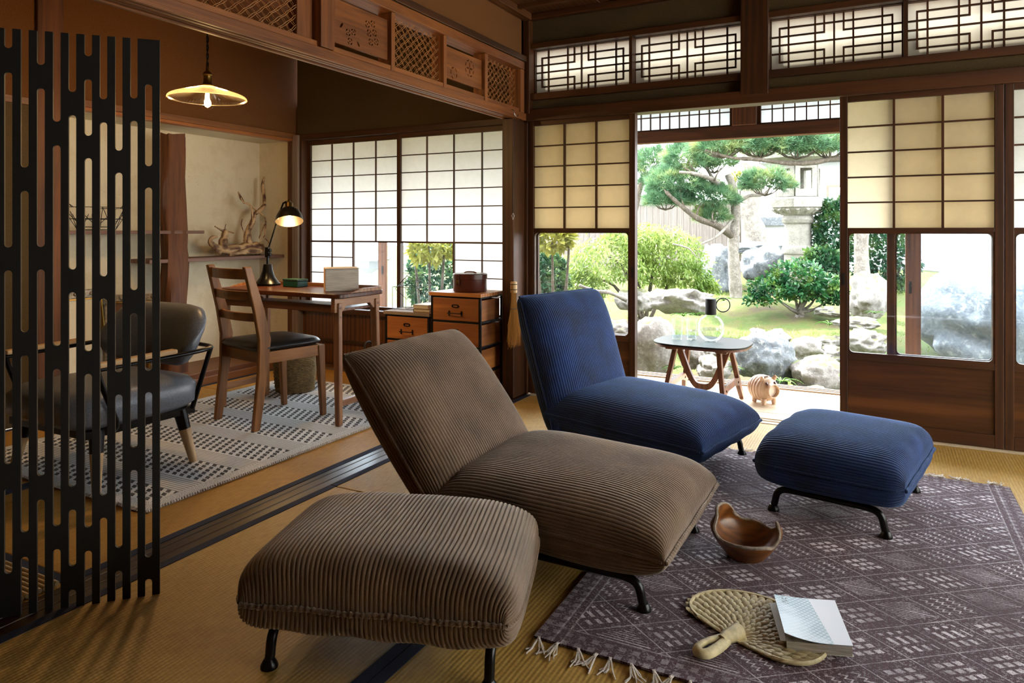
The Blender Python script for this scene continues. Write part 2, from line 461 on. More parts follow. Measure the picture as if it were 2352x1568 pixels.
for x0, x1 in ((-4.10, -3.13), (-3.13, -2.155)):
    mat_piece(x0, x1, 1.28, 3.25, MT['tatami']); mat_piece(x0, x1, 3.25, 4.10, MT['tatami'])
for y0, y1 in ((-1.6, -.64), (-.64, .32), (.32, 1.28)): mat_piece(-4.10, -2.155, y0, y1, MT['tatami'], 'x')
sl = struct('trim_1', 'worn grooved wooden sill between the two tatami rooms', 'sill')
for a, b, z in ((-2.155, -2.126, .001), (-2.126, -2.110, -.001), (-2.110, -2.076, .001), (-2.076, -2.060, -.001), (-2.060, -2.03, .001)):
    MB().box(a, b, -1.6, 4.1, -.05, z).build('sill_rail', MT['sill_y'], sl, bevel=.002)
sg = struct('trim_2', 'wooden track sill under the garden side sliding doors', 'sill')
for a, b, z in ((4.062, 4.10, .003), (4.102, 4.122, -.006), (4.124, 4.146, .003), (4.148, 4.168, -.006), (4.17, 4.215, .003)):
    MB().box(-2.03, 2.62, a, b, -.05, z).build('sill_rail', MT['deck_x'], sg, bevel=.002)

# ------------------------------------------------------------------ shoji builders
def rounded_pane(name, x0, x1, z0, z1, y, r, mat, par, th=.004):
    out = rrect(x1-x0, z1-z0, r, 5, (x0+x1)/2, (z0+z1)/2)
    M = Matrix(((1, 0, 0, 0), (0, 0, -1, y), (0, 1, 0, 0), (0, 0, 0, 1)))
    return MB().prism(out, -th/2, th/2, M).build(name, mat, par)
def shoji_door(n, x0, x1, y, label, paper_mat, glass_mat, cols=3, rows=5, st=.037, z0=.004, z1=1.757, pull=None):
    d = struct('door_%d' % n, label, 'door', (0, y, 0)); t = .028; h = t/2; F = MT
    zg0, zg1, zt = .418, 1.045, 1.725
    for a, b in ((x0, x0+st), (x1-st, x1)): MB().box(a, b, -h, h, z0, z1).build('stile', F['frame_z'], d, bevel=.002)
    a, b = x0+st, x1-st
    for p, q in ((z0, .068), (.378, .410), (zg1, zg1+.022), (zt, z1)): MB().box(a, b, -h+.001, h-.001, p, q).build('rail', F['frame_x'], d, bevel=.002)
    MB().box(a-.004, b+.004, -.004, .004, .06, .385).build('wood_panel', F['door_x'], d)
    # rounded frame round the lower glass: real plate with an opening
    me = plate('glass_frame', [(a, .410), (b, .410), (b, zg1), (a, zg1)], [rrect(b-a-.016, zg1-.410-.016, .022, 6, (a+b)/2, (zg1+.410)/2)], .022)
    xform(me, Matrix(((1, 0, 0, 0), (0, 0, -1, 0), (0, 1, 0, 0), (0, 0, 0, 1)))); link('glass_frame', me, F['frame_x'], d)
    MB().box(a+.002, b-.002, .001, .004, .412, zg1-.002).build('glass_pane', glass_mat, d)
    zb = zg1+.022; bw = .011
    cw, rh = (b-a)/cols, (zt-zb)/rows
    for i in range(1, cols): MB().box(a+i*cw-bw/2, a+i*cw+bw/2, -.009, .009, zb, zt).build('muntin', F['frame_z'], d)
    for j in range(1, rows): MB().box(a, b, -.0085, .0085, zb+j*rh-.004, zb+j*rh+.004).build('muntin', F['frame_x'], d)
    for i in range(cols):
        for j in range(rows):
            X0, X1, Z0, Z1 = a+i*cw, a+(i+1)*cw, zb+j*rh, zb+(j+1)*rh
            MB().add([(X0, .0095, Z0), (X1, .0095, Z0), (X1, .0095, Z1), (X0, .0095, Z1)], [(0, 1, 2, 3)]).build('paper_pane', paper_mat, d)
    if pull is not None: MB().prism(rrect(.012, .062, .004, 3, pull, .80), h, h+.003, Matrix(((1, 0, 0, 0), (0, 0, -1, 0), (0, 1, 0, 0), (0, 0, 0, 1)))).build('finger_pull', MT['black'], d)
    return d
yf, yb_ = 4.112, 4.158
shoji_door(1, -2.035, -1.320, yf, 'sliding paper door behind the blue chair, left of the open doorway', MT['paper_tan'], MT['glass'], pull=-1.336)
shoji_door(2, -2.032, -1.327, yb_, 'sliding paper door pushed behind the one left of the open doorway', MT['paper_tan'], MT['glass'])
shoji_door(3, -.205, .510, yf, 'sliding paper door with wide glass, right of the open doorway', MT['paper_tan'], MT['glass'], pull=-.188)
shoji_door(4, .014, .512, yb_, 'narrow paper door pushed behind the one right of the open doorway', MT['paper_tan'], MT['glass_hazy'])
shoji_door(5, .513, 1.225, yf, 'sliding paper door at the right edge of the view', MT['paper'], MT['glass_hazy'])
shoji_door(6, 1.228, 1.925, yf, 'sliding paper door added outside the right edge for side light', MT['paper'], MT['glass_hazy'])  # this door and the next are unseen, added to bring in side light
shoji_door(7, 1.928, 2.60, yf, 'last sliding paper door, added by the right wall for side light', MT['paper'], MT['glass_hazy'])

# ------------------------------------------------------------------ garden wall above the doors
wg = struct('wall_garden', 'dark wooden frame and plaster band above the garden doors', 'wall')
MB().box(-2.05, 2.62, 4.085, 4.20, 1.758, 1.800).build('lintel', MT['frame_x'], wg, bevel=.003)
MB().box(-2.05, 2.62, 4.060, 4.085, 1.752, 1.826).build('lintel_face', MT['frame_x'], wg, bevel=.004)
MB().box(-2.05, 2.62, 4.11, 4.19, 1.800, 1.890).build('plaster_band', MT['wallmoss'], wg)
MB().box(-2.05, 2.62, 4.075, 4.20, 1.888, 1.930).build('transom_rail', MT['frame_x'], wg, bevel=.003)
MB().box(-2.05, 2.62, 4.075, 4.20, 2.216, 2.250).build('transom_rail', MT['frame_x'], wg, bevel=.003)
MB().box(-2.05, 2.62, 4.11, 4.19, 2.250, 2.46).build('plaster_band', MT['wallmoss'], wg)
for a, b in ((-2.052, -2.006), (-.703, -.556), (.79, .93), (2.0, 2.62)): MB().box(a, b, 4.055, 4.20, 1.80, 2.46).build('post', MT['frame_z'], wg, bevel=.004)
MB().box(2.55, 2.62, 4.06, 4.2, 0, 1.76).build('post', MT['frame_z'], wg)
def kumiko(n, x0, label):
    w, z0, z1, y = .632, 1.933, 2.213, 4.15
    d = struct('window_%d' % n, label, 'window', (x0, y, 0)); H = (z1-z0)
    Zs = [z1-H*k/6 for k in range(7)]; fx = [0, .066, .139, .352, .423, .5, .573, .646, .861, .934, 1]; V = [q*w for q in fx]
    for a, b, p, q in ((-.014, 0, z0-.006, z1+.006), (w, w+.014, z0-.006, z1+.006)): MB().box(a, b, -.02, .02, p, q).build('sash', MT['frame_z'], d)
    for p, q in ((z0-.010, z0), (z1, z1+.010)): MB().box(0, w, -.02, .02, p, q).build('sash', MT['frame_x'], d)
    MB().add([(0, .008, z0), (w, .008, z0), (w, .008, z1), (0, .008, z1)], [(0, 1, 2, 3)]).build('paper_sheet', MT['paper_t'], d)
    t = .0045
    def vb(x, a, b): MB().box(x-t, x+t, -.006, .007, b-(t if b > z0+.001 else 0), a+(t if a < z1-.001 else 0)).build('lattice_bar', MT['frame_z'], d)
    def hb(z, a, b): MB().box(a, b, -.0055, .0065, z-t, z+t).build('lattice_bar', MT['frame_x'], d)
    for i in (2, 3, 5, 7, 8): vb(V[i], z1, z0)
    for i in (1, 9): vb(V[i], Zs[1], Zs[5])
    for i in (4, 6): vb(V[i], z1, Zs[2]); vb(V[i], Zs[4], z0)
    for k in (1, 5): hb(Zs[k], V[1], V[9])
    for k in (2, 4): hb(Zs[k], 0, V[4]); hb(Zs[k], V[6], w)
    hb(Zs[3], 0, w)

for n, x0, l in ((1, -2.0, 'latticed paper transom nearest the room corner'), (2, -1.335, 'latticed paper transom left of the thick post'), (3, -.551, 'latticed paper transom right of the thick post'), (4, .108, 'latticed paper transom at the top right corner'), (5, 1.0, 'latticed paper transom outside the right edge')):
    kumiko(n, x0, l)
MB().box(-1.350, -1.353+.02, 4.08, 4.19, 1.93, 2.216).build('mullion', MT['frame_z'], wg)
MB().box(.088, .108, 4.08, 4.19, 1.93, 2.216).build('mullion', MT['frame_z'], wg)

# ------------------------------------------------------------------ ceiling
ce = struct('ceiling', 'dark reddish board ceiling with thin battens', 'ceiling')
for k in range(9):
    x = -2.06+k*.53; MB().box(x, min(x+.528, 2.64), -1.7, 4.2, 2.44+.003*(k % 2), 2.46).build('ceiling_board', MT['ceil_y'], ce)
for k in range(13): MB().box(-2.06, 2.62, 3.86-k*.45, 3.885-k*.45, 2.415, 2.44).build('batten', MT['ceil_x'], ce)
for k in range(5):
    x = -4.75+k*.54; MB().box(x, x+.538, -1.7, 4.2, 2.44+.003*(k % 2), 2.46).build('ceiling_board', MT['ceil_y'], ce)
MB().box(-2.05, 2.62, 4.06, 4.11, 2.40, 2.44).build('cornice', MT['frame_x'], ce, bevel=.006)
MB().box(-2.05, -1.99, -1.6, 4.06, 2.395, 2.44).build('cornice', MT['ceil_y'], ce, bevel=.006)

# ------------------------------------------------------------------ carved transom between the rooms
rn = struct('trim_3', 'long carved transom beam between the two rooms', 'transom')
xb = -2.03
MB().box(-2.14, xb, -1.6, 4.10, 1.770, 1.802).build('beam', MT['beam_y'], rn, bevel=.004)
for a, b, z in ((-2.14, -2.122, 1.756), (-2.108, -2.088, 1.760), (-2.074, -2.058, 1.757), (-2.046, xb, 1.757)): MB().box(a, b, -1.6, 4.10, z, 1.772).build('groove_rail', MT['beam_y'], rn, bevel=.002)
MB().box(-2.125, -2.045, -1.6, 4.0, 1.803, 1.828).build('bottom_rail', MT['beam_y'], rn, bevel=.003)
MB().box(-2.135, xb, -1.6, 4.04, 2.078, 2.128).build('top_rail', MT['beam_y'], rn, bevel=.004)
MB().box(-2.13, xb+.006, -1.6, 4.10, 2.130, 2.168).build('upper_rail', MT['frame_y'], rn, bevel=.004)
MB().box(-2.11, -2.05, -1.6, 4.15, 2.168, 2.46).build('plaster_band', MT['wallbrown'], rn)
for y0, y1, x1 in ((2.10, 2.185, -2.07), (2.186, 2.268, -2.024), (2.672, 2.70, -2.04), (3.118, 3.146, -2.04), (3.55, 3.584, -2.04), (3.99, 4.045, -2.034), (1.52, 1.555, -2.04), (.35, .47, -2.024)):
    MB().box(-2.12, x1, y0, y1, 1.803, 2.078).build('post', MT['beam_z'], rn, bevel=.003)
def leaf2(cx, cy, a, l, w):
    o = []; n = 7
    for k in range(2*n):
        t = k/(2*n)*2*PI; x, y = math.cos(t)*l, math.sin(t)*w*abs(math.sin(t))**.3
        o.append((cx+x*math.cos(a)-y*math.sin(a), cy+x*math.sin(a)+y*math.cos(a)))
    return o
def yz(me, x):   # plate XY -> plane x = const (X->y, Y->z)
    return xform(me, Matrix(((0, 0, 1, x), (1, 0, 0, 0), (0, 1, 0, 0), (0, 0, 0, 1))))
def carved(y0, y1, z0, z1, holes, label):
    me = plate('carved_board', [(y0+.002, z0), (y1-.002, z0), (y1-.002, z1), (y0+.002, z1)], holes, .010)
    o = link('carved_board', yz(me, -2.068), MT['beam_y'], rn); o['label'] = label
h1 = []
def cell(cx, cy, s, L):
    for k in range(4):
        a = PI/4+k*PI/2; L.append(leaf2(cx+math.cos(a)*s*.72, cy+math.sin(a)*s*.72, a+PI/2, s*.42, s*.20))
    L.append(superell(s*.22, s*.22, 1.4, 8)); L[-1] = [(x+cx, y+cy) for x, y in L[-1]]
for a_, b_ in ((2.525, 1.985), (2.563, 1.995), (2.537, 1.947), (2.575, 1.957), (2.549, 1.909), (2.587, 1.919)): cell(a_, b_, .0185, h1)
for a_, b_ in ((2.395, 1.915), (2.430, 1.925), (2.407, 1.879)): cell(a_, b_, .0175, h1)
h1.append(leaf2(2.352, 1.935, .9, .016, .006)); h1.append(leaf2(2.462, 1.880, -.9, .014, .006))
carved(2.268, 2.672, 1.853, 2.040, h1, 'pierced board with diamond blossoms')
h2 = []; c0 = (3.415, 1.965)
for k in range(4):
    a = k*PI/2; h2.append(leaf2(c0[0]+math.cos(a)*.018, c0[1]+math.sin(a)*.018, a, .015, .007))
for k in range(8):
    a = (k+.5)*PI/4; h2.append(leaf2(c0[0]+math.cos(a)*.044, c0[1]+math.sin(a)*.044, a+PI/2, .013, .0045))
for k in range(5):
    a = k*1.1-.3; h2.append(leaf2(3.25+math.cos(a)*.03, 1.905+math.sin(a)*.03, a+PI/2, .013, .005))
carved(3.146, 3.55, 1.868, 2.036, h2, 'pierced board with round crest')
def weave(y0, y1, z0, z1, label):
    p = bpy.data.objects.new('lattice_panel', None); COL.objects.link(p); p.parent = rn; p['label'] = label
    for s in (1, -1):
        x = -2.082+.006*s; c = -1.2
        while c < 1.4:
            for off in (0, .009):
                pts = []
                for k in range(41):
                    t = k/40; y = y0+(y1-y0)*t; z = z0+(c+off)*1.0+s*(y-y0)*.80 if s > 0 else z0+(c+off)+(y1-y)*.80
                    z += .0022*math.sin(y*150+off*260); 
                    if z0 <= z <= z1: pts.append((x+.003*math.sin(y*75+c*40), y, z))
                if len(pts) > 2: MB().tube(pts, .0015, 4).build('lattice_strip', MT['lattice'], p)
            c += .040
MT['lattice'] = wood('lattice_wood', '#7a4a24', '#c08a50', axis='y')
weave(2.70, 3.118, 1.829, 2.077, 'woven strip lattice beside the diamond blossom board')
weave(3.584, 3.99, 1.829, 2.077, 'woven strip lattice by the corner')
weave(1.555, 2.10, 1.829, 2.077, 'woven strip lattice left of the thick post')
# corner pillar with a wide side face, and jamb
MB().box(-2.135, -2.055, 3.93, 4.17, 0, 1.757).build('pillar', MT['frame_z'], rn, bevel=.004)
MB().box(-2.056, -2.035, 4.085, 4.185, 0, 1.757).build('jamb', MT['frame_z'], rn, bevel=.003)
MB().box(-2.12, -2.05, 4.03, 4.17, 1.757, 2.44).build('pillar', MT['frame_z'], rn, bevel=.004)
hk = MB().tube(smooth_path([(-2.028, 3.855, 1.798), (-2.016, 3.855, 1.792), (-2.010, 3.856, 1.772), (-2.006, 3.868, 1.757), (-2.003, 3.885, 1.757), (-2.002, 3.893, 1.770)]), .0028, 8).build('wall_hook', MT['steel'], None, smooth=60)
tag(hk, 'small curved metal hook screwed into the transom beam', 'hook')

# ------------------------------------------------------------------ window behind the desk
YD = 4.17
wgd = struct('wall_desk', 'dark panelled wall around the window behind the desk', 'wall')
MB().box(-4.10, -2.135, YD-.03, YD+.09, 1.757, 1.80).build('lintel', MT['frame_x'], wgd, bevel=.003)
MB().box(-4.10, -2.135, YD-.01, YD+.05, 1.80, 2.44).build('plaster_band', MT['wallmoss'], wgd)
MB().box(-4.10, -2.135, YD-.045, YD+.09, .425, .462).build('window_sill', MT['frame_x'], wgd, bevel=.003)
for k in range(4): MB().box(-4.05+k*.48, -3.572+k*.48, YD, YD+.03, .03, .425).build('wood_panel', MT['door_z'], wgd, bevel=.003)
MB().box(-4.10, -2.135, YD-.02, YD, .20, .222).build('rail', MT['frame_x'], wgd)
MB().box(-4.10, -2.135, YD-.04, YD+.08, -.02, .035).build('floor_rail', MT['frame_x'], wgd)
MB().box(-4.12, -4.055, YD-.05, YD+.09, 0, 1.80).build('post', MT['grey_z'], wgd, bevel=.006)
MB().box(-4.057, -4.036, YD-.03, YD+.09, .462, 1.757).build('jamb', MT['frame_z'], wgd)
def desk_shoji(n, x0, x1, y, label, glass_left):
    d = struct('window_%d' % n, label, 'window', (0, y, 0)); st = .032; z0, z1 = .463, 1.756; h = .012
    for a, b in ((x0, x0+st), (x1-st, x1)): MB().box(a, b, -h, h, z0, z1).build('stile', MT['frame_z'], d, bevel=.002)
    a, b = x0+st, x1-st
    for p, q in ((z0, z0+.02), (1.722, z1)): MB().box(a, b, -h, h, p, q).build('rail', MT['frame_x'], d)
    zt, zm = 1.722, .968; rh = (zt-zm)/6; cw = (b-a)/4; lo = (zm-.483)/4
    MB().box(a, b, -.009, .009, zm-.006, zm+.006).build('rail', MT['frame_x'], d)
    mid = a+2*cw
    for i in range(1, 4): MB().box(a+i*cw-.004, a+i*cw+.004, -.006, .006, zm+.006, zt).build('muntin', MT['frame_z'], d)
    for j in range(1, 6): MB().box(a, b, -.0055, .0055, zm+j*rh-.0035, zm+j*rh+.0035).build('muntin', MT['frame_x'], d)
    pa, pb = (mid, b) if glass_left else (a, mid); ga, gb = (a, mid) if glass_left else (mid, b)
    MB().box(mid-.006, mid+.006, -.009, .009, z0+.02, zm-.006).build('muntin', MT['frame_z'], d)
    MB().box((pa+pb)/2-.004, (pa+pb)/2+.004, -.006, .006, z0+.02, zm-.006).build('muntin', MT['frame_z'], d)
    for j in range(1, 4): MB().box(pa, pb, -.0055, .0055, .483+j*lo-.0035, .483+j*lo+.0035).build('muntin', MT['frame_x'], d)
    MB().box(ga+.005, gb-.005, .002, .005, .482, zm-.004).build('glass_pane', MT['glass_hazy'], d)
    def pane(X0, X1, Z0, Z1): MB().add([(X0, .0065, Z0), (X1, .0065, Z0), (X1, .0065, Z1), (X0, .0065, Z1)], [(0, 1, 2, 3)]).build('paper_pane', MT['paper'], d)
    for i in range(4):
        for j in range(6): pane(a+i*cw, a+(i+1)*cw, zm+j*rh, zm+(j+1)*rh)
    for i in range(2):
        for j in range(4): pane(pa+i*cw, pa+(i+1)*cw, .483+j*lo, .483+(j+1)*lo)
desk_shoji(6, -4.036, -3.118, YD+.045, 'paper lattice window left half behind the desk lamp', False)
desk_shoji(7, -3.138, -2.168, YD+.012, 'paper lattice window right half behind the drawer cabinets', True)

# ------------------------------------------------------------------ alcove wall on the left
XT = -4.12; XB = -4.52
wl = struct('wall_left', 'brown plaster wall with a white plastered alcove', 'wall')
MB().box(XT-.08, XT, -1.7, 4.2, 1.81, 2.46).build('plaster_band', MT['wallbrown'], wl)
MB().box(XT-.06, XT+.015, 2.36, 4.15, 1.772, 1.812).build('lintel', MT['toko_y'], wl, bevel=.003)
MB().box(XT-.06, XT+.006, 2.36, 4.15, 1.752, 1.772).build('lintel_lip', MT['pine_y'], wl, bevel=.003)
MB().box(XB-.03, XT-.06, 2.3, 4.2, 1.762, 1.80).build('alcove_ceiling', MT['wallwhite'], wl)
MB().box(XB-.04, XB, 2.3, 4.2, 0, 1.77).build('alcove_back', MT['wallwhite'], wl)
MB().box(XB, XT-.03, 4.165, 4.20, 0, 1.77).build('alcove_side', MT['wallwhite'], wl)
MB().box(XB, XT-.03, 2.30, 2.34, 0, 1.77).build('alcove_side', MT['wallwhite'], wl)
MB().box(XB, XT, 2.34, 4.165, 0, .085).build('alcove_board', MT['toko_y'], wl, bevel=.004)
MB().box(XT-.04, XT+.02, 2.36, 4.15, -.02, .052).build('alcove_step', MT['toko_y'], wl, bevel=.004)
MB().box(XT-.07, XT+.025, 2.22, 2.36, 0, 2.46).build('post', MT['red_z'], wl, bevel=.005)
MB().box(XT-.05, XT+.005, 4.125, 4.165, 0, 1.76).build('post', MT['red_z'], wl, bevel=.004)
MB().box(XT-.08, XT, -1.7, 2.22, 0, 1.735).build('plaster_band', MT['wallmoss'], wl)
MB().box(XT-.06, XT+.012, -1.7, 2.22, 1.735, 1.775).build('lintel', MT['toko_y'], wl, bevel=.003)
MB().box(XT-.08, XT, -1.7, 2.22, 1.775, 1.81).build('plaster_band', MT['wallbrown'], wl)
# irregular alcove pillar
rd = random.Random(5); v = []; f = []; nz, na = 18, 14
for i in range(nz):
    z = .085+1.62*i/(nz-1)
    for k in range(na):
        t = 2*PI*k/na; r = 1+.10*math.sin(3*t+i*.5)+.06*math.sin(5*t-i*.8)+(.10 if i < 9 else -.06)*math.cos(t-.6)+rd.uniform(-.025, .025)
        c, s_ = math.cos(t), math.sin(t)
        v.append((-4.29+.058*r*math.copysign(abs(c)**.6, c), 3.20+.082*r*math.copysign(abs(s_)**.6, s_)+.008*math.sin(i*.9), z+(rd.uniform(-.012, .012) if i == nz-1 else 0)))
for i in range(nz-1):
    for k in range(na): l = (k+1) % na; f.append((i*na+k, i*na+l, (i+1)*na+l, (i+1)*na+k))
f += [tuple(range(na-1, -1, -1)), tuple((nz-1)*na+k for k in range(na))]
MB().add(v, f).build('alcove_pillar', MT['red_z'], wl, smooth=50)
MB().box(-4.515, -4.24, 2.345, 3.41, 1.030, 1.052).build('alcove_shelf', MT['shelf_y'], wl, bevel=.002)
MB().box(-4.515, -4.24, 2.99, 4.16, .836, .860).build('alcove_shelf', MT['shelf_y'], wl, bevel=.002)

# ------------------------------------------------------------------ walls behind the camera; the right one has an unseen paper window added for side light
wr = struct('wall_right', 'plaster wall on the right with a paper window added out of view for side light', 'wall')
MB().box(2.62, 2.70, -1.7, 4.2, 2.20, 2.46).build('plaster_band', MT['walloff'], wr)
MB().box(2.62, 2.70, -1.7, 1.10, 0, 2.20).build('plaster_band', MT['walloff'], wr)
MB().box(2.62, 2.70, 1.10, 4.2, 0, .35).build('plaster_band', MT['walloff'], wr)
for a in (1.10, 2.10, 3.10, 4.06): MB().box(2.62, 2.69, a, a+.06, .35, 2.20).build('post', MT['frame_z'], wr)
for a, b in ((1.16, 2.10), (2.16, 3.10), (3.16, 4.06)):
    MB().add([(2.66, a, .35), (2.66, b, .35), (2.66, b, 2.20), (2.66, a, 2.20)], [(0, 1, 2, 3)]).build('paper_pane', MT['paper_w'], wr)
    for j in range(1, 6): MB().box(2.645, 2.655, a, b, .35+j*.308-.005, .35+j*.308+.005).build('muntin', MT['frame_y'], wr)
wb = struct('wall_rear', 'plaster wall behind the viewpoint', 'wall')
MB().box(-4.7, 2.7, -1.75, -1.62, 0, 2.46).build('plaster_band', MT['walloff'], wb)
# ------------------------------------------------------------------ corduroy seats
def cushion(name, mat, parent, A, Wd, Ht, Hb, M, rib=.0122, p=3.0, q=2.2, ny=4.0, nx=54, sub=6, amp=.0036, seed=0, ear=.02, sag=0.0, bend=0.0, rnd=0.0):
    th = np.linspace(0, 2*np.pi, 4001)[:-1]
    c, s = np.cos(th), np.sin(th)
    yn = np.sign(c)*np.abs(c)**(2/ny); zn = np.sign(s)*np.abs(s)**(2/(ny*.62))
    zz = np.where(zn > 0, zn*Ht, zn*Hb); yy = yn*Wd
    d = np.hypot(np.diff(np.r_[yy, yy[0]]), np.diff(np.r_[zz, zz[0]])); L = np.r_[0, np.cumsum(d)]
    per = L[-1]; nr = int(round(per/rib)); K = nr*sub
    sl = np.arange(K)*per/K
    Y = np.interp(sl, L, np.r_[yn, yn[0]]); Z = np.interp(sl, L, np.r_[zn, zn[0]])
    ph = (np.arange(K) % sub)/sub
    prof = np.abs(np.cos(np.pi*(ph-.5)))**.55
    fi = np.linspace(-np.pi/2, np.pi/2, nx)
    xs = A*np.sign(np.sin(fi))*np.abs(np.sin(fi))**(2/p); hs = np.clip(np.cos(fi), 0, 1)**(2/q); hs[0] = hs[-1] = 0
    rng = np.random.RandomState(seed); ph4 = rng.rand(8)*6.28
    Xg = np.repeat(xs[:, None], K, 1); u = Xg/A
    wy = Wd*(1-.045*(1-u**2)*0+ear*(np.abs(u)**6)-.02*np.abs(u)**2-rnd*np.abs(u)**12)
    Yg = wy*Y[None, :]
    hh = hs[:, None]*(1+.03*np.sin(u*4+ph4[0])*np.cos(Y*3+ph4[1])[None, :])
    crown = 1-.22*(np.abs(Y)**3)[None, :]
    Zg = np.where(Z[None, :] > 0, Z[None, :]*Ht*crown, Z[None, :]*Hb)*hh
    # gentle creases close to the ends
    Zg = Zg+.004*np.sin(Yg*38+ph4[2]+u*2)*np.exp(-((np.abs(u)-.93)/.07)**2)*hs[:, None]
    Zg = Zg+sag*(1-u**2)*(1-Y[None, :]**2)+bend*(u**2)
    Pn = np.stack([Xg, Yg, Zg], -1)
    du = np.gradient(Pn, axis=0); dv = np.roll(Pn, -1, 1)-np.roll(Pn, 1, 1)
    N = np.cross(dv, du); ln = np.linalg.norm(N, axis=-1, keepdims=True); N = N/np.maximum(ln, 1e-9)
    if (N[nx//2]*(Pn[nx//2]-Pn[nx//2].mean(0))).sum() < 0: N = -N
    k = np.clip(hs*3, 0, 1)[:, None, None]
    Pn = Pn+N*(prof[None, :, None]*amp-amp*.5)*k
    V = Pn.reshape(-1, 3)
    i, j = np.meshgrid(np.arange(nx-1), np.arange(K), indexing='ij'); j2 = (j+1) % K
    F = np.stack([i*K+j, i*K+j2, (i+1)*K+j2, (i+1)*K+j], -1).reshape(-1, 4)
    me = bpy.data.meshes.new(name); me.from_pydata(V.tolist(), [], F.tolist()); me.shade_smooth(); me.update()
    o = link(name, me, mat, parent); o.matrix_local = M
    # ruffled piping along the end seams and round the sides
    def pip(pts, r=.0062):
        mb = MB(); n = 7; PP = smooth_path(pts, 10); rr = [r*(1+.28*math.sin(q2*2.2)) for q2 in range(len(PP))]
        mb.tube(PP, rr, n); po = mb.build('piping', mat, o, smooth=80); return po
    for e in (-1, 1):
        w = Wd*(1+ear-.02-rnd)
        pip([(e*(A+.004), w*t, bend+.002*math.sin(t*9)) for t in np.linspace(-1, 1, 13)])
    for e in (-1, 1):
        pip([(A*t, e*Wd*(1+ear*abs(t)**6-.02*t*t-rnd*abs(t)**12+.004), bend*t*t) for t in np.linspace(-.985, .985, 21)], .0042)
    return o
def feet_tube(mb, pts, r=.0125): mb.tube(pts, r, 10)
def lframe(parent, x0, x1, ys, zt, r=.0125, out=.03):
    """one bent steel tube per side: foot, knee, long run, knee, foot"""
    for y in ys:
        rr = .055
        pts = [(x0-out, y, .012), (x0-out*.8, y, zt-rr)]
        pts += bez((x0-out*.8, y, zt-rr), (x0-out*.6, y, zt-.012), (x0-.01, y, zt), (x0+.05, y, zt), 6)[1:]
        pts += bez((x1-.05, y, zt), (x1+.01, y, zt), (x1+out*.6, y, zt-.012), (x1+out*.8, y, zt-rr), 6)
        pts += [(x1+out, y, .012)]
        MB().tube(pts, r, 10).build('leg_tube', MT['blackmetal'], parent, smooth=60)
        for x in (x0-out, x1+out):
            MB().lathe([(.012, .022), (.016, .016), (.021, .006), (.021, 0)][::-1], 16, (x, y, 0)).build('foot_pad', MT['blackmetal'], parent, smooth=40)
    for x in (x0+.08, x1-.08): MB().tube([(x, ys[0], zt), (x, ys[1], zt)], .010, 8).build('cross_tube', MT['blackmetal'], parent, smooth=60)
def ottoman(name, label, loc, rz, mat, hx, hy, seed, zt):
    t = thing(name, label, 'ottoman', loc, rz, 'corduroy ottomans')
    cushion('cushion', mat, t, hx, hy, .118, .085, Matrix.Translation((0, 0, .178)), p=7, q=3.6, ny=7, seed=seed, ear=.0, rnd=.07)
    lframe(t, -.16, .16, (-.27, .27), zt); return t
ottoman('ottoman', 'tan corduroy footstool in front of the tan lounge chair', (-1.122, 1.510, 0), R(-71), MT['cord_tan'], .245, .345, 3, .088)
ottoman('ottoman', 'dark blue corduroy footstool on the purple rug', (-.128, 3.03, .009), R(-11), MT['cord_blue'], .25, .325, 8, .088)
def lounge(name, label, loc, rz, mat, A, Wd, back_base, back_top, seed, yb=0.0, tb=(.125, .09)):
    t = thing(name, label, 'chair', loc, rz, 'corduroy lounge chairs')
    cushion('seat', mat, t, A, Wd, .128, .095, Matrix.Translation((.0, 0, .178)) @ Matrix.Rotation(R(2), 4, 'Y'), p=4.4, q=2.8, ny=6.5, seed=seed, ear=.035)
    b, tp = Vector(back_base), Vector(back_top); ax = (tp-b); ln = ax.length; ax.normalize()
    ay = Vector((0, 1, 0)); az = ax.cross(ay)           # az = front side of the backrest
    if az.x < 0: az = -az; ay = -ay
    c = (b+tp)/2
    M = Matrix(((ax.x, ay.x, az.x, c.x), (ax.y, ay.y, az.y, c.y+yb), (ax.z, ay.z, az.z, c.z), (0, 0, 0, 1)))
    cushion('backrest', mat, t, ln/2, Wd, tb[0], tb[1], M, p=4.0, q=2.6, ny=6, seed=seed+1, ear=.045)
    lframe(t, -A+.08, A-.10, (-Wd+.04, Wd-.04), .085)
    return t
lounge('lounge_chair', 'tan corduroy lounge chair leaning far back', (-.888, 2.185, .006), 0, MT['cord_tan'], .372, .328, (-.335, 0, .125), (-.722, 0, .622), 21)
lounge('lounge_chair', 'dark blue corduroy lounge chair beside the low side table', (-.957, 3.232, .006), R(-12), MT['cord_blue'], .39, .312, (-.34, 0, .10), (-.54, 0, .722), 31, tb=(.125, .085))

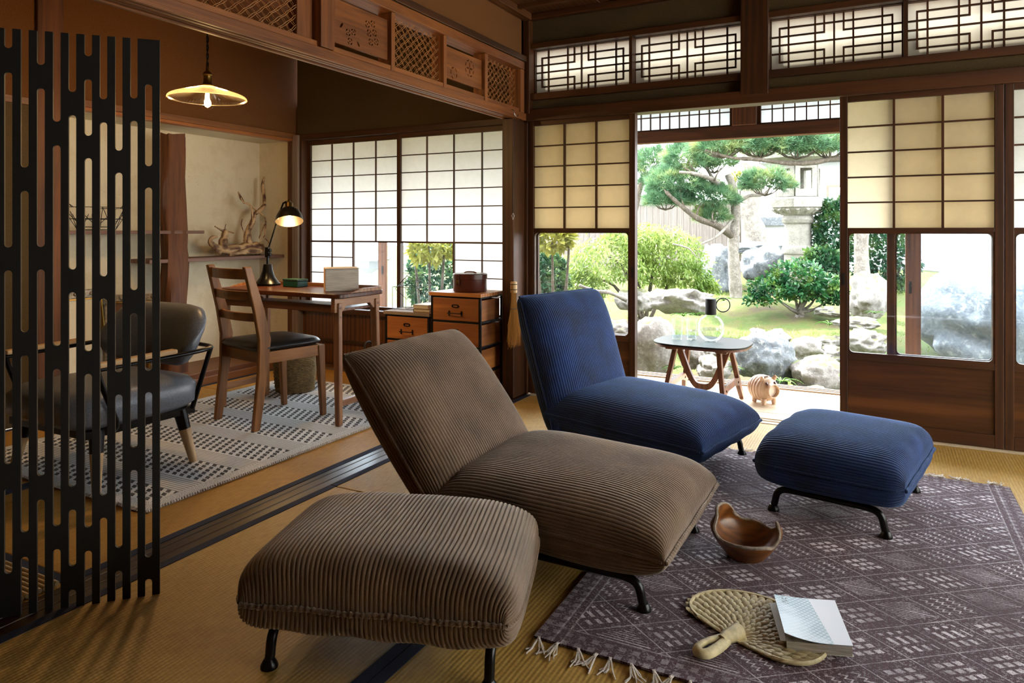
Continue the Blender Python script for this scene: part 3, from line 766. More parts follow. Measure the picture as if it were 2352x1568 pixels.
# ------------------------------------------------------------------ rugs
rg = thing('rug', 'worn purple rug with pale diamond motifs and knotted fringe', 'rug', (-.800, 1.645, 0), R(.5))
MB().box(0, 1.27, 0, 1.84, .003, .009).build('woven_field', MT['rug_purple'], rg)
def tassel_mesh(seed):
    r = random.Random(seed); mb = MB()
    for k in range(7):
        a = r.uniform(-.5, .5); l = r.uniform(.035, .062); z = r.uniform(.002, .006)
        mb.tube([(r.uniform(-.003, .003), 0, .010), (.010*a, -.012, .010), (.03*a+r.uniform(-.006, .006), -.6*l-.01, z), (.05*a+r.uniform(-.012, .012), -l-.01, .0035)], .0016, 4)
    mb.lathe([(.0, -.004), (.0048, -.002), (.0048, .002), (0, .004)], 6, (0, -.010, .010))
    return mb.mesh('tassel')
TM = [tassel_mesh(k) for k in range(5)]
rt = random.Random(4)
for k in range(26):
    for y, rz in ((0, 0), (1.84, PI)):
        o = link('tassel', TM[rt.randrange(5)], MT['thread'], rg, (.02+k*.049+rt.uniform(-.01, .01), y, 0), (0, 0, rz+rt.uniform(-.5, .5)))
rg2 = thing('rug', 'pale grey rug with black arrow weave under the desk', 'rug', (-3.75, 1.70, 0), 0)
MB().box(0, 1.32, 0, 2.03, .003, .012).build('woven_field', MT['rug_grey'], rg2, bevel=.003)
eb = MB()
for k in range(168): eb.tube([(1.322, k*.012+.003, .003), (1.329, k*.012+.005, .008), (1.321, k*.012+.007, .0135)], .003, 4)
for k in range(110): eb.tube([(k*.012+.003, -.003, .003), (k*.012+.005, -.009, .008), (k*.012+.007, -.001, .0135)], .003, 4)
o = eb.build('bound_edge', MT['thread'], rg2, smooth=60); o['kind'] = 'stuff'
# ------------------------------------------------------------------ slotted black room divider
sc_cols = {.373: [(1.61,1.551),(1.486,1.007),(.945,.416),(.351,.117)], .3348: [(1.61,1.226),(1.163,.774),(.712,.224),(.158,0)],
 .2966: [(1.61,1.511),(1.447,1.008),(.946,.375),(.311,0)], .2585: [(1.61,1.356),(1.291,.732),(.669,.231),(.168,0)],
 .2207: [(1.61,1.441),(1.377,.944),(.881,.336),(.273,.114),(.049,0)], .1819: [(1.61,1.544),(1.48,1.32),(1.258,.713),(.65,.217),(.152,0)],
 .1439: [(1.61,1.425),(1.361,.923),(.861,.302),(.24,0)], .1055: [(1.61,1.281),(1.219,.649),(.586,.149),(.084,0)],
 .0668: [(1.61,1.432),(1.369,.882),(.817,.43),(.367,0)], .0291: [(1.476,1.239),(1.178,.648),(.587,.11),(.048,0)]}
keys = sorted(sc_cols)                                  # distance from the right end
rows = [(k, sc_cols[k]) for k in keys]
rows += [(.373+.0382*(i+1), sc_cols[keys[-1-(i*3+4) % 10]]) for i in range(9)]
WS, HS, hw = .76, 1.605, .0094
def arc(cx, cy, a0, a1, n=6): return [(cx+hw*math.cos(R(a0+(a1-a0)*k/n)), cy+hw*math.sin(R(a0+(a1-a0)*k/n))) for k in range(n+1)]
holes = []; top = [(0, HS)]; bot = []
for s, sl in rows:
    for t, b in sl:
        if t >= 1.6: top += [(s-hw, HS)]+arc(s, b+hw, 180, 360)+[(s+hw, HS)]
        elif b <= .001: bot += [(s-hw, 0)]+arc(s, t-hw, 180, 0)+[(s+hw, 0)]
        else: holes.append(arc(s, t-hw, 0, 180)+arc(s, b+hw, 180, 360))
outline = top+[(WS, HS), (WS, 0)]+bot[::-1]+[(0, 0)]
me = plate('slotted_panel', outline, holes, .010)
me.materials.append(MT['black']); me.materials.append(MT['screen_edge'])
for p in me.polygons:
    if abs(p.normal.z) < .5: p.material_index = 1
sd = thing('room_divider', 'tall black room divider with rounded vertical slots', 'screen', (-1.863, 1.346, 0), math.atan2(-.729, -.685))
o = link('slotted_panel', me, None, sd); o.matrix_local = Matrix(((1, 0, 0, 0), (0, 0, 1, 0), (0, 1, 0, .001), (0, 0, 0, 1)))
MB().box(.74, .78, -.30, .012, 0, 1.605).build('folded_panel', MT['black'], sd)
for z in (.3, .8, 1.3): MB().tube([(.752, .012, z), (.752, .012, z+.07)], .006, 8).build('hinge', MT['steel'], sd)
# slatted bamboo mat
bm = thing('bamboo_mat', 'pale slatted bamboo mat on the floor behind the black divider', 'mat', (-2.62, .70, 0), 0)
sm = MB().tube([(0, 0, .008), (.455, 0, .008)], .0075, 6).mesh('slat', 60)
MT['bamboo'] = wood('bamboo', '#a5895c', '#d8c39a', axis='x')
for k in range(33): link('slat', sm, MT['bamboo'], bm, (0, .01+k*.0162, .002))

# ------------------------------------------------------------------ writing desk
DZ = .703
dk = thing('writing_desk', 'red brown wooden writing desk with raised rim in front of the paper window', 'desk', (-3.015, 3.075, .012))
top = rrect(.95, .40, .05, 6)
MB().prism(top, DZ-.024, DZ).build('desktop', MT['desk_x'], dk, smooth=35, bevel=.004)
rim = []
for (x, y) in rrect(.95, .40, .05, 6): rim.append((x, y))
sel = [p for p in rim if p[1] > -.16 or abs(p[0]) < 0]
# rim runs round the back and the two short sides, its height easing off to the front
path = [(-.470, -.10), (-.470, .0)]+[(x*.99, y*.985) for x, y in rrect(.95, .40, .05, 6) if y > .10][::-1]+[(.470, .0), (.470, -.10)]
v = []; f = []
for i, (x, y) in enumerate(path):
    hgt = .020*min(1, max(0, (y+.10)/.06)) if abs(x) > .4 and y < .0 else .020
    nx_, ny_ = (-x/abs(x) if abs(x) > .44 else 0, -1 if y > .17 else 0); n_ = Vector((nx_, ny_, 0)); n_ = n_.normalized()*.012 if n_.length else Vector((0, -.012, 0))
    for dx, dz in ((0, 0), (1, 0), (1, 1), (0, 1)): v.append((x+n_.x*dx, y+n_.y*dx, DZ-.002+dz*(hgt+.002)))
for i in range(len(path)-1):
    for k in range(4): l = (k+1) % 4; f.append((i*4+k, i*4+l, i*4+4+l, i*4+4+k))
f += [(0, 1, 2, 3), tuple(4*(len(path)-1)+k for k in (3, 2, 1, 0))]
MB().add(v, f).build('rim', MT['deskleg_x'], dk)
MB().box(-.42, .42, -.17, .16, DZ-.10, DZ-.085).build('under_shelf', MT['walnut_x'], dk, bevel=.003)
MB().box(-.42, .42, -.175, -.160, DZ-.10, DZ-.06).build('shelf_lip', MT['walnut_x'], dk, bevel=.003)
for sx in (-1, 1):
    for sy in (-1, 1):
        MB().bar((sx*.445, sy*.165, 0), (sx*.425, sy*.155, DZ-.05), .034, .030, (0, 1, 0), .048, .030).build('leg', MT['deskleg_z'], dk, bevel=.006)
        for z, w in ((DZ-.075, .004), (DZ-.125, .004)):
            MB().lathe([(.0, 0), (.009, 0), (.009, .004), (0, .0055)], 12, (sx*.446, sy*.157, z), Matrix.Rotation(R(90*sx), 3, 'Y')).build('wood_plug', MT['walnut_z'], dk, smooth=40)
    arch = [(-.19, -.10), (-.19, -.024), (.19, -.024), (.19, -.10), (.13, -.10), (.10, -.07), (-.10, -.07), (-.13, -.10)]
    M = Matrix(((0, 0, 1, sx*.425), (1, 0, 0, 0), (0, 1, 0, DZ), (0, 0, 0, 1)))
    MB().prism(arch, -.014, .014, M).build('end_apron', MT['deskleg_y'], dk, bevel=.003)
    MB().box(sx*.44-.013, sx*.44+.013, -.15, .15, .10, .135).build('stretcher', MT['deskleg_y'], dk, bevel=.003)

# desk lamp
dl = thing('desk_lamp', 'black metal desk lamp with a glowing bulb and tilted shade', 'lamp', (-3.365, 3.165, DZ+.0125))
MB().lathe([(.0, .0), (.078, 0), (.078, .012), (.066, .022), (.045, .05), (.032, .09), (.026, .125), (.024, .13), (0, .13)], 28).build('base', MT['blackmetal'], dl, smooth=35)
MB().tube([(0, 0, .12), (0, 0, .185)], .008, 10).build('stem', MT['blackmetal'], dl, smooth=60)
MB().box(-.016, .016, -.010, .010, .17, .235).build('joint', MT['blackmetal'], dl, bevel=.004)
for z in (.19, .215): MB().lathe([(0, 0), (.010, 0), (.012, .006), (.010, .014), (0, .014)], 10, (.016, -.002, z), Matrix.Rotation(R(90), 3, 'Y')).build('wing_knob', MT['blackmetal'], dl, smooth=40)
MB().tube([(-.004, 0, .20), (.075, .028, .45)], .0055, 8).build('arm', MT['blackmetal'], dl, smooth=60)
MB().tube([(.075, .028, .45), (.092, .038, .505), (.112, .045, .515)], .006, 8).build('elbow', MT['blackmetal'], dl, smooth=60)
T = Matrix.Translation((.132, .048, .425)) @ Matrix.Rotation(R(-24), 4, Vector((.66, .75, 0)))
hd = bpy.data.objects.new('lamp_head', None); COL.objects.link(hd); hd.parent = dl; hd.matrix_local = T
MB().lathe([(.021, .052), (.04, .045), (.062, .025), (.076, -.005), (.082, -.035), (.0835, -.035), (.0785, -.004), (.064, .028), (.041, .049), (.022, .056)], 32).build('lamp_shade', MT['lampblack'], hd, smooth=40)
MB().lathe([(0, .112), (.008, .112), (.010, .100), (.017, .094), (.024, .086), (.024, .056), (0, .056)][::-1], 20).build('socket', MT['brass'], hd, smooth=35)
def bulb(parent, M, s=1.0):
    prof = [(.0, .04), (.012, .04), (.013, .025), (.020, .005), (.028, -.022), (.029, -.036), (.024, -.052), (.012, -.062), (0, -.064)]
    b = MB().lathe([(r*s, z*s) for r, z in prof][::-1], 20, M=None).build('bulb', MT['bulbglass'], parent, smooth=80); b.matrix_local = M
    mb = MB()
    for k in range(5):
        a = k*2*PI/5; mb.tube([(.007*s*math.cos(a), .007*s*math.sin(a), .008*s), (.010*s*math.cos(a+.4), .010*s*math.sin(a+.4), -.045*s)], .0014*s, 5)
    fl_ = mb.build('filament', MT['filament'], b); return b
bulb(hd, Matrix.Translation((0, 0, .012)), .95)
def lamp_light(name, loc, parent, e, r=.025):
    l = bpy.data.lights.new(name, 'POINT'); l.energy = e; l.color = (1, .66, .32); l.shadow_soft_size = r
    q = bpy.data.objects.new(name, l); COL.objects.link(q); q.parent = parent; q.location = loc; return q
lamp_light('lamp_light', (0, 0, -.03), hd, 9.0)

# pendant lamp
pl = thing('pendant_lamp', 'ribbed glass pendant lamp hanging over the back room', 'lamp', (-3.045, 2.467, 1.655))
rs = []; n = 72
prof = [(.028, .133), (.040, .128), (.075, .116), (.120, .102), (.160, .089), (.178, .081), (.186, .073), (.188, .066)]
v = []; f = []
for i, (r, z) in enumerate(prof):
    for k in range(2*n):
        a = 2*PI*k/(2*n); rr = r+(.0022 if k % 2 else -.0022)*min(1, i/3); zz = z+(.0016 if k % 2 else -.0016)*min(1, i/2)
        v.append((rr*math.cos(a), rr*math.sin(a), zz))
for i in range(len(prof)-1):
    for k in range(2*n): l = (k+1) % (2*n); f.append((i*2*n+k, i*2*n+l, (i+1)*2*n+l, (i+1)*2*n+k))
def ribglass():
    m, nt, b, o = newmat('ribbed_glass'); nt.nodes.remove(b)
    t = nt.nodes.new('ShaderNodeBsdfTransparent'); t.inputs[0].default_value = (.95, .88, .76, 1)
    g = nt.nodes.new('ShaderNodeBsdfGlossy'); g.inputs['Roughness'].default_value = .12
    d = nt.nodes.new('ShaderNodeBsdfTranslucent'); d.inputs[0].default_value = (1, .93, .8, 1)
    a = shader_mix(nt, .13, t.outputs[0], g.outputs[0]); nt.links.new(shader_mix(nt, .07, a, d.outputs[0]), o.inputs[0]); return m
MT['ribglass'] = ribglass()
sh = MB().add(v, f).build('lamp_shade', MT['ribglass'], pl)
MB().tube([(.188*math.cos(2*PI*k/64), .188*math.sin(2*PI*k/64), .066) for k in range(64)], .0028, 6, closed=True).build('rim', MT['ribglass'], sh, smooth=60)
MB().lathe([(.0, .128), (.034, .128), (.036, .134), (.024, .142), (.020, .150), (.020, .182), (.024, .190), (.018, .202), (.008, .210), (.0075, .232), (0, .234)], 24).build('socket', MT['brass'], pl, smooth=35)
cd = MB()
for s_ in (0, PI): cd.tube([(.0035*math.cos(k*.55+s_), .0035*math.sin(k*.55+s_), .23+k*.0075) for k in range(75)], .0032, 6)
cd.build('twisted_cord', MT['lampblack'], pl, smooth=60)
bulb(pl, Matrix.Translation((0, 0, .085)), 1.15)
lamp_light('lamp_light', (0, 0, .045), pl, 11.0)

# teal box, paper block
tb = thing('tin_box', 'small teal lidded tin box on the desk', 'box', (-3.135, 3.165, DZ+.0125), R(-3))
MB().box(-.062, .062, -.042, .042, .0005, .034).build('body', plain('teal_paint', '#0f5a52', rough=.3), tb, bevel=.003)
MB().box(-.064, .064, -.044, .044, .035, .047).build('lid', plain('teal_lid', '#16463a', rough=.35), tb, bevel=.003)
pb = thing('paper_block', 'thick block of bound paper standing on the desk corner', 'book', (-2.735, 3.115, DZ+.013), R(-45))
MB().box(-.098, .098, -.090, .090, .0, .122).build('page_block', MT['pages'], pb, bevel=.002)
MB().box(-.100, .100, -.092, .092, .123, .126).build('cover', plain('grey_cover', '#b9aea2', rough=.6), pb)
MB().box(-.098, .098, -.092, -.0905, .0, .1225).build('spine', plain('kraft_spine', '#b08a6c', rough=.7), pb)

# ------------------------------------------------------------------ dining chair
ch = thing('dining_chair', 'wooden ladder-back chair with black leather seat at the desk', 'chair', (-3.03, 2.88, .012), R(-11))
for sx in (-1, 1):
    pts = [(sx*.188, -.215, 0), (sx*.188, -.175, .30), (sx*.188, -.165, .47), (sx*.186, -.195, .62), (sx*.182, -.262, .855)]
    for i, (p, q) in enumerate(zip(pts[:-1], pts[1:])): pass
    prof_l = [(y, z) for _, y, z in pts]
    w = [.020, .027, .034, .030, .020]
    v = []; f = []
    for (x, y, z), ww in zip(pts, w):
        v += [(x-.014, y-ww/1, z), (x+.014, y-ww/1, z), (x+.014, y+ww/1, z), (x-.014, y+ww/1, z)]
    for i in range(4):
        for k in range(4): l = (k+1) % 4; f.append((i*4+k, i*4+l, i*4+4+l, i*4+4+k))
    f += [(3, 2, 1, 0), (16, 17, 18, 19)]
    MB().add(v, f).build('back_leg', MT['chair_z'], ch, bevel=.005)
    MB().bar((sx*.190, .205, 0), (sx*.186, .185, .40), .028, .030, (0, 1, 0), .040, .042).build('front_leg', MT['chair_z'], ch, bevel=.005)
    MB().bar((sx*.187, -.15, .372), (sx*.187, .17, .372), .022, .062).build('seat_rail', MT['chair_y'], ch, bevel=.003)
for y in (-.165, .185): MB().bar((-.18, y, .372), (.18, y, .372), .022, .062).build('seat_rail', MT['chair_x'], ch, bevel=.003)
for z, y, hh in ((.815, -.252, .055), (.70, -.222, .048), (.585, -.19, .045)):
    mb = MB(); v = []; f = []
    for k in range(9):
        x = -.172+.043*k; c = -.030*(1-(x/.172)**2)
        v += [(x, y+c-.008, z-hh/2), (x, y+c+.008, z-hh/2), (x, y+c+.004, z+hh/2), (x, y+c-.012, z+hh/2)]
    for i in range(8):
        for k in range(4): l = (k+1) % 4; f.append((i*4+k, i*4+l, i*4+4+l, i*4+4+k))
    f += [(0, 1, 2, 3), (35, 34, 33, 32)]
    mb.add(v, f).build('back_slat', MT['chair_x'], ch, bevel=.003)
def pad(name, mat, parent, hx, hy, z0, z1, n=4.5, edge=.016, crown=.012, rings=10, M=None):
    mb = MB(); v = []; f = []; k = 48
    levels = [(1-edge/hx*1.2, z0), (1, z0+edge), (1, z1-edge*1.2), (1-edge/hx*.9, z1-edge*.25)]+[((1-edge/hx)*(1-j/rings), z1+crown*(1-(1-j/rings)**2)) for j in range(1, rings+1)]
    for s_, z in levels:
        for x, y in superell(hx, hy, n, k): v.append((x*s_, y*s_, z))
    for i in range(len(levels)-1):
        for a in range(k): b = (a+1) % k; f.append((i*k+a, i*k+b, (i+1)*k+b, (i+1)*k+a))
    f.append(tuple(range(k-1, -1, -1)))
    if M is not None: v = [M @ Vector(p) for p in v]
    return mb.add(v, f).build(name, mat, parent, smooth=70)
pad('seat', MT['leather_black'], ch, .208, .212, .405, .445, n=6)

# ------------------------------------------------------------------ grey armchair behind the divider
ac = thing('armchair', 'grey leather armchair with tapered oak legs behind the black divider', 'chair', (-3.05, 1.935, .012), PI)
pad('seat', MT['leather_grey'], ac, .305, .30, .245, .385, n=5, edge=.03)
MB().box(-.27, .27, -.25, .25, .215, .245).build('seat_frame', MT['blackmetal'], ac)
for sx in (-1, 1):
    for sy in (-1, 1):
        a, b = Vector((sx*.245, sy*.19, .235)), Vector((sx*.295, sy*.222, 0))
        m_ = a.lerp(b, .36)
        MB().tube([a, m_], [.030, .026], 14).build('leg_sleeve', MT['blackmetal'], ac, smooth=50)
        MB().tube([m_, b], [.0258, .016], 14).build('leg', MT['oak_z'], ac, smooth=50)
# curved backrest at local -y
v = []; f = []; nu, nv = 22, 14
def backpt(u_, w_, o_):
    t = (u_-.5)*2; x = .335*math.sin(t*1.05)/math.sin(1.05); y = -.275+.10*(1-math.cos(t*1.05))*1.6
    hh = .135*(1-abs(t)**5*.55); z = .560+hh*w_-.0*(1-abs(t))
    n_ = Vector((-math.sin(t*.9), math.cos(t*.9), 0))
    return Vector((x, y-.05*w_, z))+n_*o_
loop = [(math.cos(2*PI*k/nv), math.sin(2*PI*k/nv)) for k in range(nv)]
for i in range(nu):
    u_ = i/(nu-1); e = (1-abs(2*u_-1)**8)**.5
    for c, s_ in loop:
        c2 = math.copysign(abs(c)**.55, c); s2 = math.copysign(abs(s_)**.7, s_)
        v.append(backpt(u_, c2*max(e, .25), s2*.042*max(e, .15)))
for i in range(nu-1):
    for k in range(nv): l = (k+1) % nv; f.append((i*nv+k, i*nv+l, (i+1)*nv+l, (i+1)*nv+k))
f += [tuple(range(nv-1, -1, -1)), tuple((nu-1)*nv+k for k in range(nv))]
MB().add(v, f).build('backrest', MT['leather_grey'], ac, smooth=70)
for sx in (-1, 1):
    MB().bar((sx*.325, .24, .512), (sx*.335, -.10, .520), .040, .020).build('armrest', MT['oak_y'], ac, bevel=.006)
    MB().tube(smooth_path([(sx*.322, .24, .495), (sx*.332, .0, .498), (sx*.342, -.20, .503), (sx*.30, -.315, .505), (sx*.15, -.345, .505), (0, -.35, .505)]), .011, 8, flat=.8).build('arm_rail', MT['blackmetal'], ac, smooth=60)
    MB().tube(smooth_path([(sx*.322, .235, .495), (sx*.324, .225, .45), (sx*.322, .16, .28), (sx*.28, .14, .232)]), .012, 8).build('arm_post', MT['blackmetal'], ac, smooth=60)
    MB().tube([(sx*.30, -.312, .505), (sx*.27, -.235, .235)], .011, 8).build('arm_post', MT['blackmetal'], ac, smooth=60)
# ------------------------------------------------------------------ drawer cabinets
def handle(parent, x, y, z):
    h = MB(); h.tube([(x-.045, y, z), (x-.045, y-.022, z), (x+.045, y-.022, z), (x+.045, y, z)], .0032, 6)
    for s_ in (-1, 1): h.box(x+s_*.045-.004, x+s_*.045+.004, y-.004, y, z-.018, z+.014)
    h.build('drawer_handle', MT['ironframe'], parent)
    out = superell(.026, .0105, 3, 20); inn = superell(.018, .0055, 3, 20)
    me = plate('label_holder', out, [inn], .003); xform(me, Matrix(((1, 0, 0, x), (0, 0, -1, y-.002), (0, 1, 0, z+.044), (0, 0, 0, 1)))); link('label_holder', me, MT['ironframe'], parent)
def cabinet(label, x0, x1, y0, y1, H, n):
    w, d = x1-x0, y1-y0
    c = thing('drawer_cabinet', label, 'cabinet', ((x0+x1)/2, (y0+y1)/2, 0), 0, 'iron framed drawer cabinets')
    MB().box(-w/2-.008, w/2+.008, -d/2-.012, d/2+.012, H-.022, H).build('cabinet_top', MT['grey_x'] if n < 4 else MT['pine_x'], c, bevel=.002)
    s = .013
    for sx in (-1, 1):
        for sy in (-1, 1): MB().box(sx*w/2-s*(sx > 0), sx*w/2+s*(sx < 0), sy*d/2-s*(sy > 0), sy*d/2+s*(sy < 0), 0, H-.022).build('frame_post', MT['ironframe'], c)
    dh = (H-.022-.03)/n
    for k in range(n+1):
        z = .02+k*dh
        for sy in (-1, 1): MB().box(-w/2+s, w/2-s, sy*d/2-s*(sy > 0), sy*d/2+s*(sy < 0), z, z+.010).build('frame_rail', MT['ironframe'], c)
        for sx in (-1, 1): MB().box(sx*w/2-s*(sx > 0), sx*w/2+s*(sx < 0), -d/2+s, d/2-s, z, z+.010).build('frame_rail', MT['ironframe'], c)
    for k in range(n):
        z0, z1 = .02+k*dh+.0115, .02+(k+1)*dh-.002
        dr = MB().box(-w/2+s+.002, w/2-s-.002, -d/2+.0005, -d/2+.016, z0, z1).build('drawer_front', MT['pine_x'], c, bevel=.002)
        handle(dr, 0, -d/2, (z0+z1)/2-.022)
        bx = MB(); a, b, p, q = -w/2+s+.003, w/2-s-.003, -d/2+.017, d/2-s-.004; t = .009
        bx.box(a, a+t, p, q, z0, z1-.012).box(b-t, b, p, q, z0, z1-.012).box(a+t, b-t, q-t, q, z0, z1-.012).box(a+t, b-t, p, q-t, z0, z0+t)
        bx.build('drawer_box', MT['pine_y'], dr)
    return c
cabinet('taller drawer cabinet with a round leather box on top', -2.542, -2.178, 3.735, 4.02, .665, 4)
cabinet('lower drawer cabinet holding books and a wire sculpture', -2.915, -2.565, 3.75, 4.03, .525, 3)
lb = thing('leather_box', 'round brown leather hat box on the tall cabinet', 'box', (-2.335, 3.872, .666))
MB().lathe([(0, .001), (.104, .001), (.107, .006), (.107, .095), (0, .095)], 36).build('body', MT['leather_brown'], lb, smooth=35)
MB().lathe([(.1085, .078), (.1105, .080), (.1105, .110), (.104, .115), (0, .116)], 36).build('lid', MT['leather_brown'], lb, smooth=35)
MB().tube(smooth_path([(-.045, 0, .116), (-.025, 0, .123), (.025, 0, .123), (.045, 0, .116)]), .006, 8, flat=.5).build('strap_handle', MT['leather_brown'], lb, smooth=60)
MB().bar((-.022, -.1115, .112), (-.022, -.1125, .045), .022, .004, (0, 1, 0)).build('closing_strap', MT['leather_brown'], lb, bevel=.001)
MB().box(-.032, -.012, -.117, -.112, .058, .074).build('buckle', MT['brass'], lb, bevel=.001)
ws = thing('wire_sculpture', 'black wire cube sculpture on the lower cabinet', 'ornament', (-2.838, 3.895, .526), R(4))
def wirebox(name, M, sx, sy, sz):
    p = [M @ Vector((a*sx, b*sy, c*sz)) for c in (0, 1) for a, b in ((-.5, -.5), (.5, -.5), (.5, .5), (-.5, .5))]
    mb = MB()
    for i, j in ((0, 1), (1, 2), (2, 3), (3, 0), (4, 5), (5, 6), (6, 7), (7, 4), (0, 4), (1, 5), (2, 6), (3, 7)): mb.tube([p[i], p[j]], .0016, 5)
    mb.build(name, MT['ironframe'], ws)
wirebox('wire_stand', Matrix.Translation((.01, 0, .002)), .18, .13, .148)
wirebox('wire_stand', Matrix.Translation((.045, .0, .003)), .075, .075, .185)
wirebox('wire_cube', Matrix.Translation((-.035, 0, .115)) @ Matrix.Rotation(R(45), 4, 'Y') @ Matrix.Rotation(R(20), 4, 'Z'), .105, .105, .105)
wirebox('wire_cube', Matrix.Translation((.05, .01, .125)) @ Matrix.Rotation(R(42), 4, 'Y'), .10, .10, .10)
def book(label, loc, rz, sx, sy, sz, cov, group=None):
    b = thing('book', label, 'book', loc, rz, group)
    MB().box(-sx/2+.003, sx/2-.003, -sy/2+.003, sy/2-.003, .0025, sz-.0025).build('pages', MT['pages'], b)
    mb = MB().box(-sx/2, sx/2, -sy/2, sy/2, 0, .0022).box(-sx/2, sx/2, -sy/2, sy/2, sz-.0022, sz)
    mb.box(-sx/2-.001, -sx/2+.002, -sy/2, sy/2, .0022, sz-.0022); mb.build('cover', cov, b); return b
bc = plain('tan_cloth_cover', '#8a6a4a', rough=.8); bc2 = plain('white_cloth_cover', '#d8d2c4', rough=.7)
book('small tan book under another on the lower cabinet', (-2.645, 3.845, .526), R(4), .12, .155, .022, bc)
book('small pale book lying on the tan book on the lower cabinet', (-2.643, 3.847, .549), R(-2), .12, .155, .024, bc2)

# ------------------------------------------------------------------ broom
br = thing('broom', 'straw hand broom hanging on the pillar by its long handle', 'broom', (-2.022, 3.862, .36))
MB().tube([(0, 0, .375), (-.002, .0, .76)], .0085, 10).build('handle', MT['red_z'], br, smooth=60)
MB().tube([(-.002, .004, .755), (-.010, .005, .785), (-.002, .006, .80), (.006, .005, .785), (-.002, .004, .755)], .002, 6).build('hanging_loop', MT['thread'], br)
rb = random.Random(3); MT['straw'] = wood('straw', '#8a5f2c', '#caa05e', axis='z')
mb = MB()
for k in range(170):
    a = rb.uniform(0, 2*PI); r0 = .020*math.sqrt(rb.random()); sp = rb.random()**.6
    e = Vector((.008+.012*math.cos(a)*sp, 1.25*.068*math.sin(a)*sp, rb.uniform(-.03, .05)))
    mb.tube([(.006+r0*.5*math.cos(a), r0*math.sin(a), .375), (.007+r0*.6*math.cos(a), r0*1.5*math.sin(a), .26), e+Vector((0, 0, .07)), e+Vector((rb.uniform(-.004, .004), rb.uniform(-.012, .012), 0))], .0014, 3)
o = mb.build('bristles', MT['straw'], br); o['kind'] = 'stuff'
MB().lathe([(.020, .31), (.021, .315), (.021, .375), (.014, .380), (0, .38)], 16, (.006, 0, 0)).build('binding', MT['oak_z'], br, smooth=40)
for z, r in ((.330, .0225), (.362, .0225)): MB().tube([(.006+r*math.cos(2*PI*k/20), r*math.sin(2*PI*k/20), z) for k in range(20)], .0022, 5, closed=True).build('binding_cord', MT['black'], br)
MB().tube([(.007+.017*math.cos(2*PI*k/20), .046*math.sin(2*PI*k/20), .215) for k in range(20)], .0016, 5, closed=True).build('binding_cord', MT['black'], br)

# ------------------------------------------------------------------ woven baskets
def basket(label, loc, r0, r1, h, mat, handles=False, cat='basket'):
    b = thing('woven_basket', label, cat, loc); n = 40; rows = int(h/.011); mb = MB()
    for j in range(rows):
        z = .008+j*.011; r = r0+(r1-r0)*math.sin(min(1, z/h)*PI/2)
        mb.tube([((r+.004*(1 if (k+j) % 2 else -1))*math.cos(2*PI*k/n), (r+.004*(1 if (k+j) % 2 else -1))*math.sin(2*PI*k/n), z) for k in range(n)], .0062, 5, closed=True)
    o = mb.build('woven_side', mat, b, smooth=60); o['kind'] = 'stuff'
    MB().lathe([(0, .002), (r0-.004, .002), (r0-.004, .008), (0, .008)], 24).build('bottom', mat, b)
    MB().tube([(r1*math.cos(2*PI*k/32), r1*math.sin(2*PI*k/32), h) for k in range(32)], .010, 6, closed=True).build('rim', mat, b, smooth=60)
    if handles:
        for s_ in (-1, 1): MB().tube(smooth_path([(s_*r1*.98, -.04, h), (s_*r1, -.035, h+.05), (s_*r1, 0, h+.065), (s_*r1, .035, h+.05), (s_*r1*.98, .04, h)]), .006, 6).build('handle', mat, b, smooth=60)
    return b
MT['seagrass'] = plain('seagrass', '#7d6844', rough=.9, var=.45, nscale=60, bmp=.4)
MT['darkwicker'] = plain('dark_wicker', '#2c2620', rough=.8, var=.4, nscale=60, bmp=.4)
basket('woven seagrass waste basket under the desk', (-3.40, 3.43, .012), .115, .132, .27, MT['seagrass'])
basket('dark wicker basket with loop handles beside the lower cabinet', (-3.04, 3.87, 0), .10, .115, .22, MT['darkwicker'], True)

# ------------------------------------------------------------------ alcove contents
wb2 = thing('wire_basket', 'black wire fruit basket on the upper alcove shelf', 'basket', (-4.37, 2.72, 1.053))
def ring(r, z, n=8): return [(r*math.cos(2*PI*k/n+PI/8), r*math.sin(2*PI*k/n+PI/8), z) for k in range(n)]
for r, z, nm in ((.105, .004, 'bottom_ring'), (.112, .022, 'bottom_ring'), (.15, .072, 'middle_ring'), (.185, .142, 'top_ring')): MB().tube(ring(r, z), .0022, 5, closed=True).build(nm, MT['ironframe'], wb2)
t_, b_ = ring(.185, .142), ring(.105, .004)
for k in range(8): MB().tube([t_[k], b_[k]], .002, 5).build('wire_rib', MT['ironframe'], wb2); MB().tube([t_[k], b_[(k+1) % 8]], .002, 5).build('wire_rib', MT['ironframe'], wb2)
for s_ in (-1, 1): MB().tube([(0.0, s_*.155, .142), (.0, s_*.175, .165), (.02, s_*.155, .142)], .0022, 5).build('handle', MT['ironframe'], wb2)
MT['ornate'] = plain('tarnished_silver', '#8a8072', rough=.45, metal=.5, var=.7, nscale=55, bmp=.8)
MT['gold'] = plain('gold_leaf', '#b08a40', rough=.35, metal=.8)
MT['mirror'] = plain('mirror', '#cfd6dc', rough=.06, metal=1, var=.02)
MT['canvas'] = plain('brown_backing', '#5c3c22', rough=.8)
